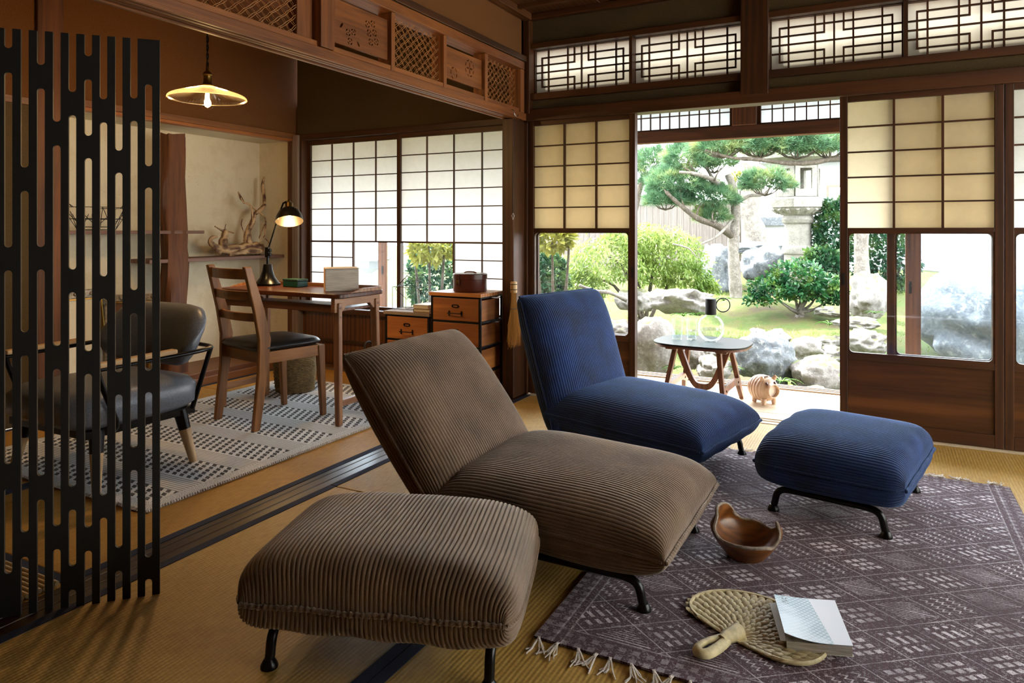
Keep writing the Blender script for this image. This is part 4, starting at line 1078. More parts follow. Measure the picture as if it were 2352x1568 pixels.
def frame(label, M, w, h, bw, inner, cat='picture frame'):
    t = thing('picture_frame', label, cat); t.matrix_world = M; t.location = M.to_translation(); t.rotation_euler = M.to_euler()
    for a, b, p, q in ((-w/2, w/2, 0, bw), (-w/2, w/2, h-bw, h), (-w/2, -w/2+bw, bw, h-bw), (w/2-bw, w/2, bw, h-bw)):
        m_ = MB().box(a, b, -.012, .012, p, q).build('moulding', MT['ornate'], t, bevel=.005)
        L = (b-a) if b-a > q-p else q-p; k = int(L/.05)
        for i in range(k):
            u_ = (i+.5)/k; x, z = ((a+(b-a)*u_, (p+q)/2) if b-a > q-p else ((a+b)/2, p+(q-p)*u_))
            MB().lathe([(0, .0), (.013, .0), (.011, .005), (.005, .008), (0, .009)], 8, (x, -.012, z), Matrix.Rotation(R(90), 3, 'X')).build('rosette', MT['ornate'], m_, smooth=60)
    for a, b, p, q in ((-w/2+bw, w/2-bw, bw, bw+.008), (-w/2+bw, w/2-bw, h-bw-.008, h-bw), (-w/2+bw, -w/2+bw+.008, bw+.008, h-bw-.008), (w/2-bw-.008, w/2-bw, bw+.008, h-bw-.008)):
        MB().box(a, b, -.009, .004, p, q).build('gilt_edge', MT['gold'], t)
    MB().box(-w/2+bw+.008, w/2-bw-.008, .004, .008, bw+.008, h-bw-.008).build('picture', inner, t); return t
Rz = lambda a: Matrix.Rotation(R(a), 4, 'Z'); Rx = lambda a: Matrix.Rotation(R(a), 4, 'X')
frame('large ornate silver frame leaning on the alcove back wall', Matrix.Translation((-4.375, 2.66, .087)) @ Rz(90) @ Rx(-9), .40, .60, .055, MT['wallwhite'])
frame('narrow ornate frame with brown backing leaning in front of the silver frame', Matrix.Translation((-4.235, 2.86, .087)) @ Rz(55) @ Rx(-8), .30, .56, .045, MT['canvas'])
bb = thing('speaker_box', 'small black box with a cord on the alcove floor', 'box', (-4.26, 3.86, .0855), R(20))
MB().box(-.05, .05, -.075, .075, 0, .105).build('body', MT['black'], bb, bevel=.004)
MB().box(.0505, .052, -.06, .06, .015, .09).build('front_mesh', MT['ironframe'], bb)
MB().tube(smooth_path([(0, .075, .08), (.01, .14, .07), (-.02, .20, .03), (-.06, .24, .004)]), .003, 6).build('cord', MT['black'], bb)

# driftwood on the lower alcove shelf
dw = thing('driftwood', 'gnarled driftwood branch on the lower alcove shelf', 'ornament', (-4.38, 3.86, .861))
MT['drift'] = wood('driftwood_grain', '#4e2a10', '#dcb98c', axis='y', rough=.6, contrast=(.32, .62), bmp=.8, rings=.9)
def knot(pts, rr, name='root', n=9, par=dw, seed=0):
    rd_ = random.Random(seed); PP = smooth_path(pts, 4); m = len(PP); rads = []
    for i in range(m):
        t = i/(m-1)*(len(rr)-1); j = min(int(t), len(rr)-2); rads.append((rr[j]+(rr[j+1]-rr[j])*(t-j))*(1+rd_.uniform(-.12, .12)))
    return MB().tube(PP, rads, n).build(name, MT['drift'], par, smooth=70)
knot([(.02, -.24, .05), (.03, -.16, .045), (.02, -.05, .048), (.02, .05, .055), (.03, .13, .05), (.02, .165, .045)], [.018, .036, .042, .048, .052, .030], 'log', 12, seed=1)
knot([(.06, -.10, .03), (.075, .0, .036), (.07, .09, .032), (.06, .15, .03)], [.012, .024, .026, .012], 'root', seed=2)
knot([(.05, -.16, .012), (.06, -.10, .022), (.07, -.02, .02)], [.014, .02, .012], 'root', seed=3)
knot([(.03, -.18, .05), (.04, -.21, .09), (.03, -.19, .13), (.035, -.185, .175), (.03, -.19, .20)], [.030, .034, .028, .026, .010], 'stump', seed=4)
knot([(.03, -.19, .185), (.04, -.235, .20), (.04, -.28, .222)], [.010, .007, .005], 'twig', 6, seed=5)
knot([(.03, -.18, .185), (.03, -.14, .18), (.035, -.105, .172)], [.009, .007, .004], 'twig', 6, seed=6)
knot([(.03, -.185, .195), (.03, -.178, .225), (.03, -.172, .24)], [.004, .003, .002], 'twig', 5, seed=7)
knot([(.03, -.22, .06), (.045, -.29, .08), (.04, -.32, .11), (.04, -.30, .14), (.04, -.26, .145)], [.022, .022, .018, .014, .009], 'root', seed=8)
knot([(.045, -.24, .03), (.06, -.285, .045), (.055, -.30, .085)], [.018, .014, .010], 'root', seed=9)
knot([(.02, .055, .07), (.01, .045, .14), (.02, .055, .21), (.03, .085, .27), (.02, .10, .325)], [.034, .028, .022, .019, .017], 'trunk', 10, seed=10)
knot([(.02, .10, .32), (.03, .15, .35), (.02, .20, .385), (.0, .225, .42), (-.02, .235, .50), (-.03, .235, .56), (-.035, .255, .62)], [.017, .018, .016, .012, .015, .013, .006], 'limb', seed=11)
knot([(.03, .135, .345), (.04, .06, .375), (.04, -.01, .41), (.04, -.04, .44)], [.007, .006, .005, .003], 'twig', 6, seed=12)
knot([(.03, .075, .27), (.045, .06, .34), (.05, .03, .40), (.05, -.03, .405), (.05, -.05, .44)], [.009, .007, .005, .004, .003], 'twig', 6, seed=13)
knot([(.0, .03, .40), (-.01, -.005, .45), (-.02, -.015, .49)], [.008, .011, .004], 'twig', 6, seed=14)
knot([(.04, .135, .335), (.055, .18, .29), (.055, .185, .22), (.055, .175, .15), (.05, .135, .105)], [.006, .007, .007, .006, .003], 'twig', 6, seed=15)
knot([(.055, .178, .24), (.06, .145, .19), (.06, .115, .13)], [.005, .005, .003], 'twig', 6, seed=16)
knot([(.055, .178, .13), (.06, .21, .10), (.06, .225, .06)], [.004, .004, .002], 'twig', 5, seed=17)
knot([(.02, .0, .10), (.03, -.01, .18), (.03, -.03, .235), (.03, -.02, .28)], [.005, .004, .004, .002], 'twig', 5, seed=18)

# ------------------------------------------------------------------ carved wooden bowl on the rug
bw = thing('wooden_bowl', 'carved wooden bowl with a wavy broken rim on the purple rug', 'bowl', (-.392, 2.362, .0095), R(20))
MT['olive'] = wood('bowl_wood', '#4a2810', '#9a602a', axis='x', rough=.35, rings=.4)
n = 72; lev = 14; v = []; f = []
def rimz(t):
    d = lambda a: abs((t-a+PI) % (2*PI)-PI)
    return .066+.076*math.exp(-(d(2.55)/.80)**4)+.050*math.exp(-(d(-.15)/.40)**2)-.012*math.exp(-(d(-.75)/.25)**2)+.014*math.exp(-(d(1.2)/.5)**2)
def rad(q): return .055+.058*math.sin(min(1, q*1.15)*PI/2)-.018*max(0, q-.75)/.25
for side in (0, 1):
    for j in range(lev+1):
        for k in range(n):
            t = 2*PI*k/n-PI; H = rimz(t); q = j/lev if side == 0 else 1-j/lev
            zz = q*H if side == 0 else .014+(H-.014)*q
            r = rad(min(1, q*H/.12)) if side == 0 else max(.004, rad(min(1, zz/.12))-.011-(.05*(1-q)**3))
            if side == 1 and j == lev: r = .004
            v.append((r*1.0*math.cos(t), r*.96*math.sin(t), zz))
for j in range(2*(lev+1)-1):
    for k in range(n): l = (k+1) % n; f.append((j*n+k, j*n+l, (j+1)*n+l, (j+1)*n+k))
f.append(tuple(range(n-1, -1, -1)))
bo = MB().add(v, f).build('bowl_body', MT['olive'], bw, smooth=45)
rimpts = [(rad(min(1, rimz(2*PI*k/n)/.12))*.952*math.cos(2*PI*k/n), rad(min(1, rimz(2*PI*k/n)/.12))*.91*math.sin(2*PI*k/n), rimz(2*PI*k/n)) for k in range(n)]
MB().tube(rimpts, .0055, 6, closed=True).build('bark_rim', plain('bark_rim', '#8a7d70', rough=.9, var=.4, nscale=80), bw, smooth=60)

# ------------------------------------------------------------------ woven palm fan
fn = thing('palm_fan', 'woven palm leaf hand fan with loop handle lying on the rug', 'fan', (-.345, 1.862, .010), R(64))
MT['palm'] = plain('dry_palm', '#c6b88e', rough=.6, var=.35, nscale=40)
# blade is a heart shaped disc in local coordinates, handle towards -x
def blade(a):  # outline radius seen from the neck
    return .012+.245*max(0.0, math.cos(a*1.02))**.28*(1-.04*math.cos(a)**6)
outl = [(0, 0)]+[(blade(a)*math.cos(a), blade(a)*math.sin(a)) for a in np.linspace(-1.52, 1.52, 40)]
MB().prism(outl, 0, .004).build('blade_base', MT['palm'], fn)
sv = [(0, -.5, 0), (.35, -.62, .10), (.8, -.45, .26), (1, 0, .30), (.8, .45, .26), (.35, .62, .10), (0, .5, 0), (.45, 0, .34)]
sf = [(0, 1, 7), (1, 2, 7), (2, 3, 7), (3, 4, 7), (4, 5, 7), (5, 6, 7), (6, 0, 7)]
smesh = MB().add(sv, sf).mesh('leaf_strip', 60)
rf = random.Random(6); cnt = 0
for j in range(12):
    fr_ = .16+j*.066; na_ = 13+int(j*1.6)
    for k in range(na_):
        a = -1.42+2.84*(k+.5*(j % 2))/(na_-.5); rr = blade(a)*fr_
        if fr_ > 1 or cnt >= 290: continue
        o = link('leaf_strip', smesh, MT['palm'], fn, (rr*math.cos(a), rr*math.sin(a), .003), (0, 0, a+.55*(1 if j % 2 else -1)*.5+rf.uniform(-.1, .1)))
        L = .026+.006*fr_; o.scale = (L, .010+.008*fr_, .022); cnt += 1
MB().tube([(blade(a)*math.cos(a), blade(a)*math.sin(a), .006) for a in np.linspace(-1.5, 1.5, 50)], .006, 6).build('woven_edge', MT['palm'], fn, smooth=60)
MB().tube([(.03, 0, .010), (-.02, -.002, .014), (-.045, -.004, .014)], [.022, .017, .014], 10).build('neck_binding', MT['palm'], fn, smooth=60)
MB().tube(smooth_path([(-.03, .006, .014), (-.075, .016, .014), (-.118, .014, .014), (-.130, -.004, .014), (-.116, -.018, .014), (-.075, -.018, .014), (-.03, -.010, .014)], 5), .0085, 8, flat=1.5).build('handle_loop', MT['palm'], fn, smooth=60)

# ------------------------------------------------------------------ paperback on the rug
bk = thing('book', 'white paperback with a pale blue photo cover beside the palm fan', 'book', (-.165, 1.992, .0165), R(0))
bk.rotation_euler = (R(3.2), 0, R(-76))
# local x along the short edge, y along the spine
MB().box(-.106, .106, -.075, .075, .0005, .024).build('pages', MT['pages'], bk)
mb = MB(); nxx = 12; v = []; f = []
for i in range(nxx+1):
    t = i/nxx; y = -.079+.156*t
    for x in (-.110, .108):
        z = .0255+(.020 if x > 0 else .006)*max(0, 1-t*1.5)**2
        v += [(x, y, z), (x, y, z+.0012)]
for i in range(nxx):
    a = i*4; f += [(a, a+4, a+6, a+2), (a+1, a+3, a+7, a+5), (a, a+1, a+5, a+4), (a+2, a+6, a+7, a+3)]
f += [(0, 2, 3, 1), (nxx*4, nxx*4+1, nxx*4+3, nxx*4+2)]
MB().add(v, f).build('front_cover', MT['cover'], bk, smooth=60)
MB().box(-.108, .108, -.077, .077, -.0008, .0004).build('back_cover', MT['white_paper'], bk)
pf = MB().add([(-.100, -.094, .014), (.090, -.088, .016), (.100, .07, .0246), (-.100, .07, .0246)], [(0, 1, 2, 3)]).build('loose_page', MT['white_paper'], bk)

# ------------------------------------------------------------------ side table on the veranda
TZ = .372
st = thing('side_table', 'low walnut side table with a dark rounded top in the doorway', 'table', (-.985, 4.40, 0), R(-3))
MT['tabletop'] = plain('dark_table_top', '#1e1a19', rough=.4, var=.1, Specular_IOR_Level=.2)
o2 = superell(.285, .225, 3.2, 60)
MB().prism(o2, TZ-.010, TZ).build('table_top', MT['tabletop'], st, smooth=35)
MB().prism([(x*.975, y*.97) for x, y in o2], TZ-.024, TZ-.0102).build('top_edge', MT['walnut_x'], st, smooth=35)
def frame_plate(poly_out, hole, M, th=.026):
    me = plate('leg_frame', poly_out, hole, th); xform(me, M); return me
for sx in (-1, 1):
    # A shaped end frame: two splayed legs joined by a web with an oval hole
    out = [(-.235, 0), (-.205, 0), (-.165, .088), (-.10, .105), (.10, .105), (.165, .088), (.205, 0), (.235, 0), (.150, TZ-.03), (.115, TZ-.03), (.172, .135), (.12, .140), (-.12, .140), (-.172, .135), (-.115, TZ-.03), (-.150, TZ-.03)]
    holes_ = [[(x-.155*0+sg_*.148, y+.112) for x, y in superell(.012, .008, 2, 12)] for sg_ in (-1, 1)]
    M = Matrix.Translation((sx*.185, 0, 0)) @ Matrix.Rotation(R(-9*sx), 4, 'Y') @ Matrix(((0, 0, 1, 0), (1, 0, 0, 0), (0, 1, 0, 0), (0, 0, 0, 1)))
    ob = link('leg_frame', frame_plate(out, holes_, M), MT['walnut_z'], st)
    b_ = ob.modifiers.new('edge', 'BEVEL'); b_.width = .004; b_.segments = 2; b_.limit_method = 'ANGLE'
    MB().box(sx*.15-.035, sx*.15+.035, -.165, .165, TZ-.040, TZ-.0242).build('top_batten', MT['walnut_y'], st, bevel=.006)
uo = smooth_path([(-.175, TZ-.03, 0), (-.12, .20, 0), (-.06, .095, 0), (0, .075, 0), (.06, .095, 0), (.12, .20, 0), (.175, TZ-.03, 0)], 5)
ui = smooth_path([(-.135, TZ-.03, 0), (-.088, .215, 0), (-.045, .128, 0), (0, .112, 0), (.045, .128, 0), (.088, .215, 0), (.135, TZ-.03, 0)], 5)
me = plate('centre_frame', [(p.x, p.y) for p in uo]+[(p.x, p.y) for p in reversed(ui)], [], .026)
xform(me, Matrix(((1, 0, 0, 0), (0, 0, -1, 0), (0, 1, 0, 0), (0, 0, 0, 1)))); ob = link('centre_frame', me, MT['walnut_z'], st)
b_ = ob.modifiers.new('edge', 'BEVEL'); b_.width = .004; b_.segments = 2; b_.limit_method = 'ANGLE'
# glassware
def tumbler(label, loc):
    g = thing('drinking_glass', label, 'glass', loc, 0, 'tumblers on the side table')
    MB().lathe([(0, .001), (.030, .001), (.032, .01), (.041, .128), (.0395, .128), (.0305, .014), (0, .012)], 28).build('glass_body', MT['clear'], g, smooth=40)
    MB().lathe([(0, .0135), (.0295, .0145), (.0335, .058), (0, .058)], 28).build('water', MT['water'], g, smooth=40)
tumbler('half full glass tumbler at the left of the side table', (-1.145, 4.40, TZ)); tumbler('half full glass tumbler next to the carafe', (-1.062, 4.43, TZ))
cf = thing('carafe', 'round glass carafe with black neck and ring handle', 'carafe', (-.935, 4.39, TZ), R(28))
sp = [(0, .001), (.035, .001)]+[(.084*math.sin(t), .086-.084*math.cos(t)) for t in np.linspace(.45, PI-.36, 18)]
MB().lathe(sp+[(.030, .172), (.030, .265), (.0285, .265), (.0285, .17)], 36).build('glass_body', MT['clear'], cf, smooth=40)
MB().lathe([(0, .004)]+[(.081*math.sin(t), .086-.081*math.cos(t)) for t in np.linspace(.3, 1.5, 12)]+[(0, .086-.081*math.cos(1.5))], 36).build('water', MT['water'], cf, smooth=40)
MB().lathe([(.031, .168), (.0325, .170), (.0325, .262), (.031, .264)], 28).build('neck_sleeve', MT['black'], cf, smooth=40)
MB().tube([(.075+.042*math.cos(2*PI*k/36), 0, .226+.042*math.sin(2*PI*k/36)) for k in range(36)], .0035, 7, closed=True).build('ring_handle', MT['blackmetal'], cf, smooth=60)

# ceramic pig incense burner
pg = thing('ceramic_pig', 'cream ceramic pig with a round open mouth on the veranda', 'ornament', (-.645, 4.55, .0), R(-42))
MT['ceramic'] = plain('cream_glaze', '#d8b79a', rough=.35, var=.08)
prof = []
for i in range(40):
    t = i/39; x = -.095+.175*t
    r = .078*math.sin(min(1, .08+t*1.05)**.55*PI*.98)**.5 if t < .72 else .0
    prof.append(x)
pr = [(0, -.098)]+[((.079*(1-((t-.45)/.56)**2*(1 if t < .45 else .62)*1.0)**.5)*(1+.022*math.sin(t*48)), -.098+.165*t) for t in np.linspace(.03, .86, 44)]+[(.046, .052), (.042, .062), (.041, .085), (.036, .085), (.034, .060), (0, .055)]
Mp = Matrix.Rotation(R(90), 3, 'Y'); MB().lathe(pr, 32, (0, 0, .088), Mp).build('body', MT['ceramic'], pg, smooth=70)
for x in (-.045, .035):
    for y in (-.036, .036): MB().tube([(x, y, .035), (x*1.05, y*1.1, .0)], [.018, .013], 12).build('leg', MT['ceramic'], pg, smooth=60)
for y in (-1, 1): MB().tube([(.025, y*.040, .140), (.040, y*.050, .168), (.052, y*.052, .160)], [.016, .010, .002], 8, flat=.5).build('ear', MT['ceramic'], pg, smooth=60)
for y in (-1, 1): MB().lathe([(0, 0), (.010, 0), (.008, .003), (0, .004)], 10, (.055, y*.030, .130), Matrix.Rotation(R(65), 3, 'Y')).build('eye', MT['leather_brown'], pg, smooth=60)
MB().lathe([(0, 0), (.033, 0), (.033, .002), (0, .002)], 20, (.063, 0, .088), Mp).build('mouth_inside', plain('pale_inside', '#e9d8c6', rough=.5), pg)
MB().tube(smooth_path([(-.098, 0, .10), (-.112, .004, .108), (-.114, -.006, .12), (-.106, -.002, .124)]), .005, 6).build('tail', MT['ceramic'], pg, smooth=60)
MB().box(.01, .022, -.022, .022, .1655, .1675).build('back_slot', MT['leather_brown'], pg)
# ------------------------------------------------------------------ veranda
ve = struct('veranda', 'sunlit wooden veranda outside the paper doors', 'veranda')
for k in range(7): MB().box(-5.2, 3.2, 4.217+k*.111, 4.326+k*.111, -.045, -.004+.0006*(k % 2)).build('deck_board', MT['deck_x'], ve, bevel=.002)
for a, b, z in ((4.996, 5.025, .006), (5.027, 5.047, -.004), (5.049, 5.07, .006), (5.072, 5.09, -.004), (5.092, 5.12, .006)): MB().box(-5.2, 3.2, a, b, -.08, z).build('track_rail', MT['grey_x'], ve, bevel=.002)
MB().box(-5.2, 3.2, 5.02, 5.11, -.45, -.08).build('skirting', MT['grey_x'], ve)
MB().box(-5.2, 3.2, 4.99, 5.07, 1.684, 1.768).build('outer_lintel', MT['red_x'], ve, bevel=.004)
MB().box(-5.2, 3.2, 4.99, 5.07, 1.95, 2.05).build('outer_beam', MT['red_x'], ve, bevel=.004)
for a, b in ((-.917, -.759), (-2.86, -2.72), (-4.9, -4.76), (1.0, 1.14), (2.9, 3.04)): MB().box(a, b, 4.975, 5.08, 1.768, 1.95).build('outer_post', MT['red_z'], ve, bevel=.004)
for a, b in ((-5.2, -4.92), (1.16, 1.30), (3.06, 3.2)): MB().box(a, b, 4.98, 5.08, 0, 1.684).build('outer_post', MT['red_z'], ve, bevel=.004)
MB().box(-5.2, 3.2, 4.21, 5.45, 2.05, 2.07).build('veranda_ceiling', MT['ceil_x'], ve)
MB().box(-5.2, 3.2, 4.2, 4.24, 1.80, 2.06).build('plaster_band', MT['walloff'], ve)
MT['frost'] = paper('frosted_pane', '#f4f8fa', .75)
def outer_transom(n, x0, x1, cnt, label):
    d = struct('window_%d' % n, label, 'window', (0, 5.03, 0))
    for a, b in ((x0, x0+.022), (x1-.022, x1)): MB().box(a, b, -.015, .015, 1.77, 1.948).build('stile', MT['frame_z'], d)
    for p, q in ((1.77, 1.780), (1.938, 1.948)): MB().box(x0+.022, x1-.022, -.015, .015, p, q).build('rail', MT['frame_x'], d)
    w = (x1-x0-.044)/cnt
    for i in range(1, cnt): MB().box(x0+.022+i*w-.0035, x0+.022+i*w+.0035, -.008, .008, 1.78, 1.938).build('muntin', MT['frame_z'], d)
    MB().box(x0+.022, x1-.022, -.0075, .0075, 1.866, 1.873).build('muntin', MT['frame_x'], d)
    for i in range(cnt):
        a, b = x0+.022+i*w, x0+.022+(i+1)*w
        MB().add([(a, .009, 1.78), (b, .009, 1.78), (b, .009, 1.938), (a, .009, 1.938)], [(0, 1, 2, 3)]).build('frosted_pane', MT['frost'], d)
outer_transom(8, -2.719, -.918, 25, 'veranda transom window left of the weathered post')
outer_transom(9, -.758, .999, 24, 'veranda transom window right of the weathered post')
outer_transom(10, -4.759, -2.861, 22, 'veranda transom window outside the desk window')
outer_transom(11, 1.141, 2.899, 22, 'veranda transom window outside the right edge')
def outer_door(n, x0, x1, y, label, pull):
    d = struct('door_%d' % n, label, 'door', (0, y, 0))
    for a, b in ((x0, x0+.085), (x1-.085, x1)): MB().box(a, b, -.014, .014, .006, 1.684).build('stile', MT['red_z'], d, bevel=.003)
    for p, q in ((.006, .16), (1.60, 1.684)): MB().box(x0+.085, x1-.085, -.014, .014, p, q).build('rail', MT['red_x'], d, bevel=.003)
    MB().box(x0+.085, x1-.085, -.002, .002, .16, 1.60).build('glass_pane', MT['glass_hazy'], d)
    MB().prism(rrect(.016, .075, .004, 3, pull, .70), .014, .017, Matrix(((1, 0, 0, 0), (0, 0, -1, 0), (0, 1, 0, 0), (0, 0, 0, 1)))).build('finger_pull', MT['ironframe'], d)
outer_door(8, .118, 1.05, 5.035, 'outer glass door with a red brown frame outside the right paper door', .145)
outer_door(9, -4.90, -3.90, 5.035, 'outer glass door with a pale red frame outside the desk window', -3.935)

# ------------------------------------------------------------------ garden ground
def gz(x, y):
    t = [(5.0, -.45), (6.0, -.43), (7.2, -.30), (8.6, -.16), (10.4, .05), (12.0, .2), (14, .25), (60, .3)]
    for (a, p), (b, q) in zip(t, t[1:]):
        if y <= b: k = max(0, (y-a)/(b-a)); return p+(q-p)*k+.035*math.sin(x*2.3+y*1.7)+.03*math.sin(x*1.1-y*2.9+1)
    return .3
def moss():
    m, nt, b, o = newmat('moss_ground'); v = coords(nt)
    f = noise(nt, v, 1.9, 6, .65); g = noise(nt, v, 34, 5, .7)
    c = ramp(nt, f, [(.38, rgb('#594c35')), (.47, rgb('#64642e')), (.56, rgb('#4e641d')), (.70, rgb('#707a3d'))])
    c = mixc(nt, X(nt, g)*.5, c, rgb('#404020')); P(nt, b, Base_Color=c, Roughness=.95); bump(nt, b, g, .8, .05); return m
MT['moss'] = moss()
v = []; f = []; nx_, ny_ = 90, 90
for j in range(ny_+1):
    y = 5.12+(j/ny_)**1.8*34
    for i in range(nx_+1): x = -22+34*i/nx_; v.append((x, y, gz(x, y)))
for j in range(ny_):
    for i in range(nx_): a = j*(nx_+1)+i; f.append((a, a+1, a+nx_+2, a+nx_+1))
gr = MB().add(v, f).build('garden_ground', MT['moss'], None, smooth=179)
tag(gr, 'mossy garden ground rising behind the veranda', 'ground', kind='structure')

# short tufts of grass and moss on the mound
def grassy():
    g = np.random.RandomState(77); n = 9000
    x = g.uniform(-5.5, 2.5, n); y = 5.3+g.rand(n)**1.3*6.5
    keep = np.sin(x*1.9+y*1.3)+np.sin(x*.8-y*2.1+1)+g.normal(size=n)*.5 > .25
    x, y = x[keep], y[keep]; z = np.array([gz(a, b) for a, b in zip(x, y)]); n = len(x); per = 4
    p = np.repeat(np.stack([x, y, z-.01], 1), per, 0)+np.c_[g.normal(size=(n*per, 2))*.02, np.zeros(n*per)]
    d = np.c_[g.normal(size=(n*per, 2))*.5, np.ones(n*per)]; s = np.cross(d, g.normal(size=d.shape)); s /= np.linalg.norm(s, axis=1, keepdims=True)
    V = np.stack([p-s*.004, p+s*.004, p+d*(.03+.05*g.rand(n*per, 1))], 1).reshape(-1, 3)
    me = bpy.data.meshes.new('grass'); me.from_pydata(V.tolist(), [], np.arange(len(V)).reshape(-1, 3).tolist())
    o = link('grass', me, leafmat('grass_blade', ['#55682a', '#8a9a48'], trans=.4)); tag(o, 'short grass and moss tufts covering the garden mound', 'grass', kind='stuff')
grassy()
# ------------------------------------------------------------------ rocks
from mathutils import noise as mnoise
MT['rock_a'] = stone('granite_warm', '#58524c', '#87827c', moss='#596428')
MT['rock_b'] = stone('granite_blue', '#43494f', '#777c80', lichen=.7)
MT['rock_c'] = stone('granite_pale', '#68645f', '#98948f', moss='#646834')
def rock(label, u, v_, hw, hh, d, mat, depth=.8, seed=0, sharp=.32, rot=0.0):
    c = spot(u, v_, d); sx, sz = hw*d/FPX, hh*d/FPX; sy = sx*depth
    bm = bmesh.new(); bmesh.ops.create_icosphere(bm, subdivisions=4, radius=1)
    off = Vector((seed*3.7, seed*1.3, seed*.7))
    for q in bm.verts:
        p = q.co.copy(); n_ = mnoise.fractal(p*1.1+off, .8, 2.3, 6)*sharp-abs(mnoise.noise(p*2.3+off))*sharp*.7+mnoise.cell(p*1.4+off)*.10
        p *= 1+n_; p.z = max(p.z, -.9); q.co = (p.x*sx, p.y*sy, p.z*sz)
    me = bpy.data.meshes.new('rock'); bm.to_mesh(me); bm.free(); me.shade_smooth()
    o = link('rock', me, mat, None, c, (0, rot, seed*.9 if depth > .7 else YAW)); tag(o, label, 'rock', 'garden rocks'); return o
ra, rb_, rc = MT['rock_a'], MT['rock_b'], MT['rock_c']
rock('large rounded grey boulder behind the left of the side table', 1496, 800, 62, 74, 6.3, ra, seed=1, sharp=.12)
rock('slanted flat slab above the rounded boulder', 1562, 692, 86, 30, 7.7, rc, seed=2, rot=.22)
rock('small rock at the doorway edge left of the slanted slab', 1480, 690, 26, 26, 8.2, rc, seed=3)
rock('small mossy rock seen between the side table legs', 1590, 822, 28, 28, 6.5, ra, seed=4)
rock('pale rock low between the side table legs', 1640, 846, 46, 30, 6.3, rc, seed=5)
rock('narrow rock behind the right leg of the side table', 1632, 808, 34, 18, 6.9, rc, seed=6)
rock('big lichen spotted boulder behind the ceramic pig', 1757, 826, 66, 62, 6.3, rb_, seed=7, sharp=.2)
rock('wide flat boulder at the right side of the doorway', 1884, 862, 78, 44, 6.15, ra, seed=8, sharp=.18)
rock('square pale slab lying above the wide flat boulder', 1910, 812, 34, 17, 6.9, rc, seed=9)
rock('round boulder left of the square pale slab', 1848, 804, 40, 30, 7.0, rc, seed=10)
rock('flat round stone under the shrub at the right', 1900, 786, 34, 18, 7.5, rc, seed=11)
rock('small white stone left of the shrub trunk', 1742, 770, 21, 18, 7.5, rc, seed=12)
rock('pale stone resting on the lichen spotted boulder', 1782, 778, 34, 20, 7.2, rc, seed=13)
rock('long flat stone right of the shrub trunk', 1912, 716, 40, 13, 8.6, rc, seed=14)
rock('flat step stone touching the veranda edge', 1868, 905, 60, 16, 5.75, ra, seed=15)
rock('steep bluish rock left of the pine trunk', 1650, 625, 50, 62, 11.0, rb_, seed=16)
rock('dark spotted rock right of the pine trunk', 1757, 612, 58, 46, 11.3, rb_, seed=17)
rock('long low rock below the stone lantern', 1742, 570, 74, 15, 12.6, rb_, seed=18)
rock('pointed pale boulder seen through the right door glass', 1994, 680, 52, 56, 8.2, rc, seed=19)
rock('broad white stone low in the right door glass', 1985, 784, 58, 30, 6.7, rc, seed=20)
rock('flat stone above the broad white stone', 1965, 742, 46, 15, 7.4, rc, seed=21)
rock('huge bluish boulder filling the right door glass', 2285, 730, 195, 140, 6.6, rb_, seed=22, sharp=.16)
rock('low stone seen through the left door glass', 1312, 712, 36, 12, 8.0, rc, seed=23)
rock('grey stone in the lower corner of the left door glass', 1415, 762, 52, 28, 7.0, ra, seed=24)
rock('round stone beside the left door stile', 1436, 690, 24, 24, 8.2, rc, seed=25)
rock('rock under the maple at the far left', 1250, 740, 50, 26, 7.5, ra, seed=26)

# ------------------------------------------------------------------ plants
MT['bark'] = stone('bark', '#4c463e', '#8a8379', scale=9, lichen=.35)
MT['barkdark'] = stone('bark_dark', '#2e271f', '#5c5244', scale=9, lichen=.2)
MT['needle'] = leafmat('pine_needle', ['#2c5038', '#567a54', '#9aa468'], trans=.25, scale=3)
MT['maple'] = leafmat('maple_leaf', ['#507028', '#778c40', '#929e64'], trans=.5, scale=2)
MT['gloss'] = leafmat('glossy_leaf', ['#14402c', '#2c5c31', '#687f34'], rough=.3, scale=6)
MT['hedge'] = leafmat('hedge_leaf', ['#143829', '#285032', '#617a38'], rough=.4, scale=3)
MT['fern'] = leafmat('fern_leaf', ['#38641d', '#648634'], trans=.45)
MT['yellow'] = leafmat('yellow_leaf', ['#747a28', '#9d9846'], trans=.5)
def arr_mesh(name, V, T):
    me = bpy.data.meshes.new(name); n = len(V); m = len(T)
    me.from_pydata(V.tolist(), [], T.tolist()); me.update(); return me
def shell_points(rg_, n, r, lo=-.35, inner=.72):
    d = rg_.normal(size=(n*3, 3)); d /= np.linalg.norm(d, axis=1, keepdims=True); d = d[d[:, 2] > lo][:n]
    k = inner+(1-inner)*rg_.rand(len(d))[:, None]**.5
    lump = 1+.13*np.sin(d[:, :1]*7+d[:, 1:2]*5)+.09*np.sin(d[:, 2:3]*11+d[:, :1]*9)
    return d*k*lump*np.array(r), d
def needles(name, c, r, n, seed, parent, mat, L=.085, w=.0055, per=7, lo=-.30):
    g = np.random.RandomState(seed); p, d = shell_points(g, n, r, lo); m = len(p)
    p = np.repeat(p, per, 0)+np.array(c); dd = np.repeat(d, per, 0)*.75+np.array([0, 0, .45])+g.normal(size=(m*per, 3))*.55
    dd /= np.linalg.norm(dd, axis=1, keepdims=True); sd = np.cross(dd, g.normal(size=dd.shape)); sd /= np.linalg.norm(sd, axis=1, keepdims=True)
    V = np.stack([p-sd*w, p+sd*w, p+dd*L*(.7+.6*g.rand(m*per, 1))], 1).reshape(-1, 3); T = np.arange(len(V)).reshape(-1, 3)
    return link(name, arr_mesh(name, V, T), mat, parent)
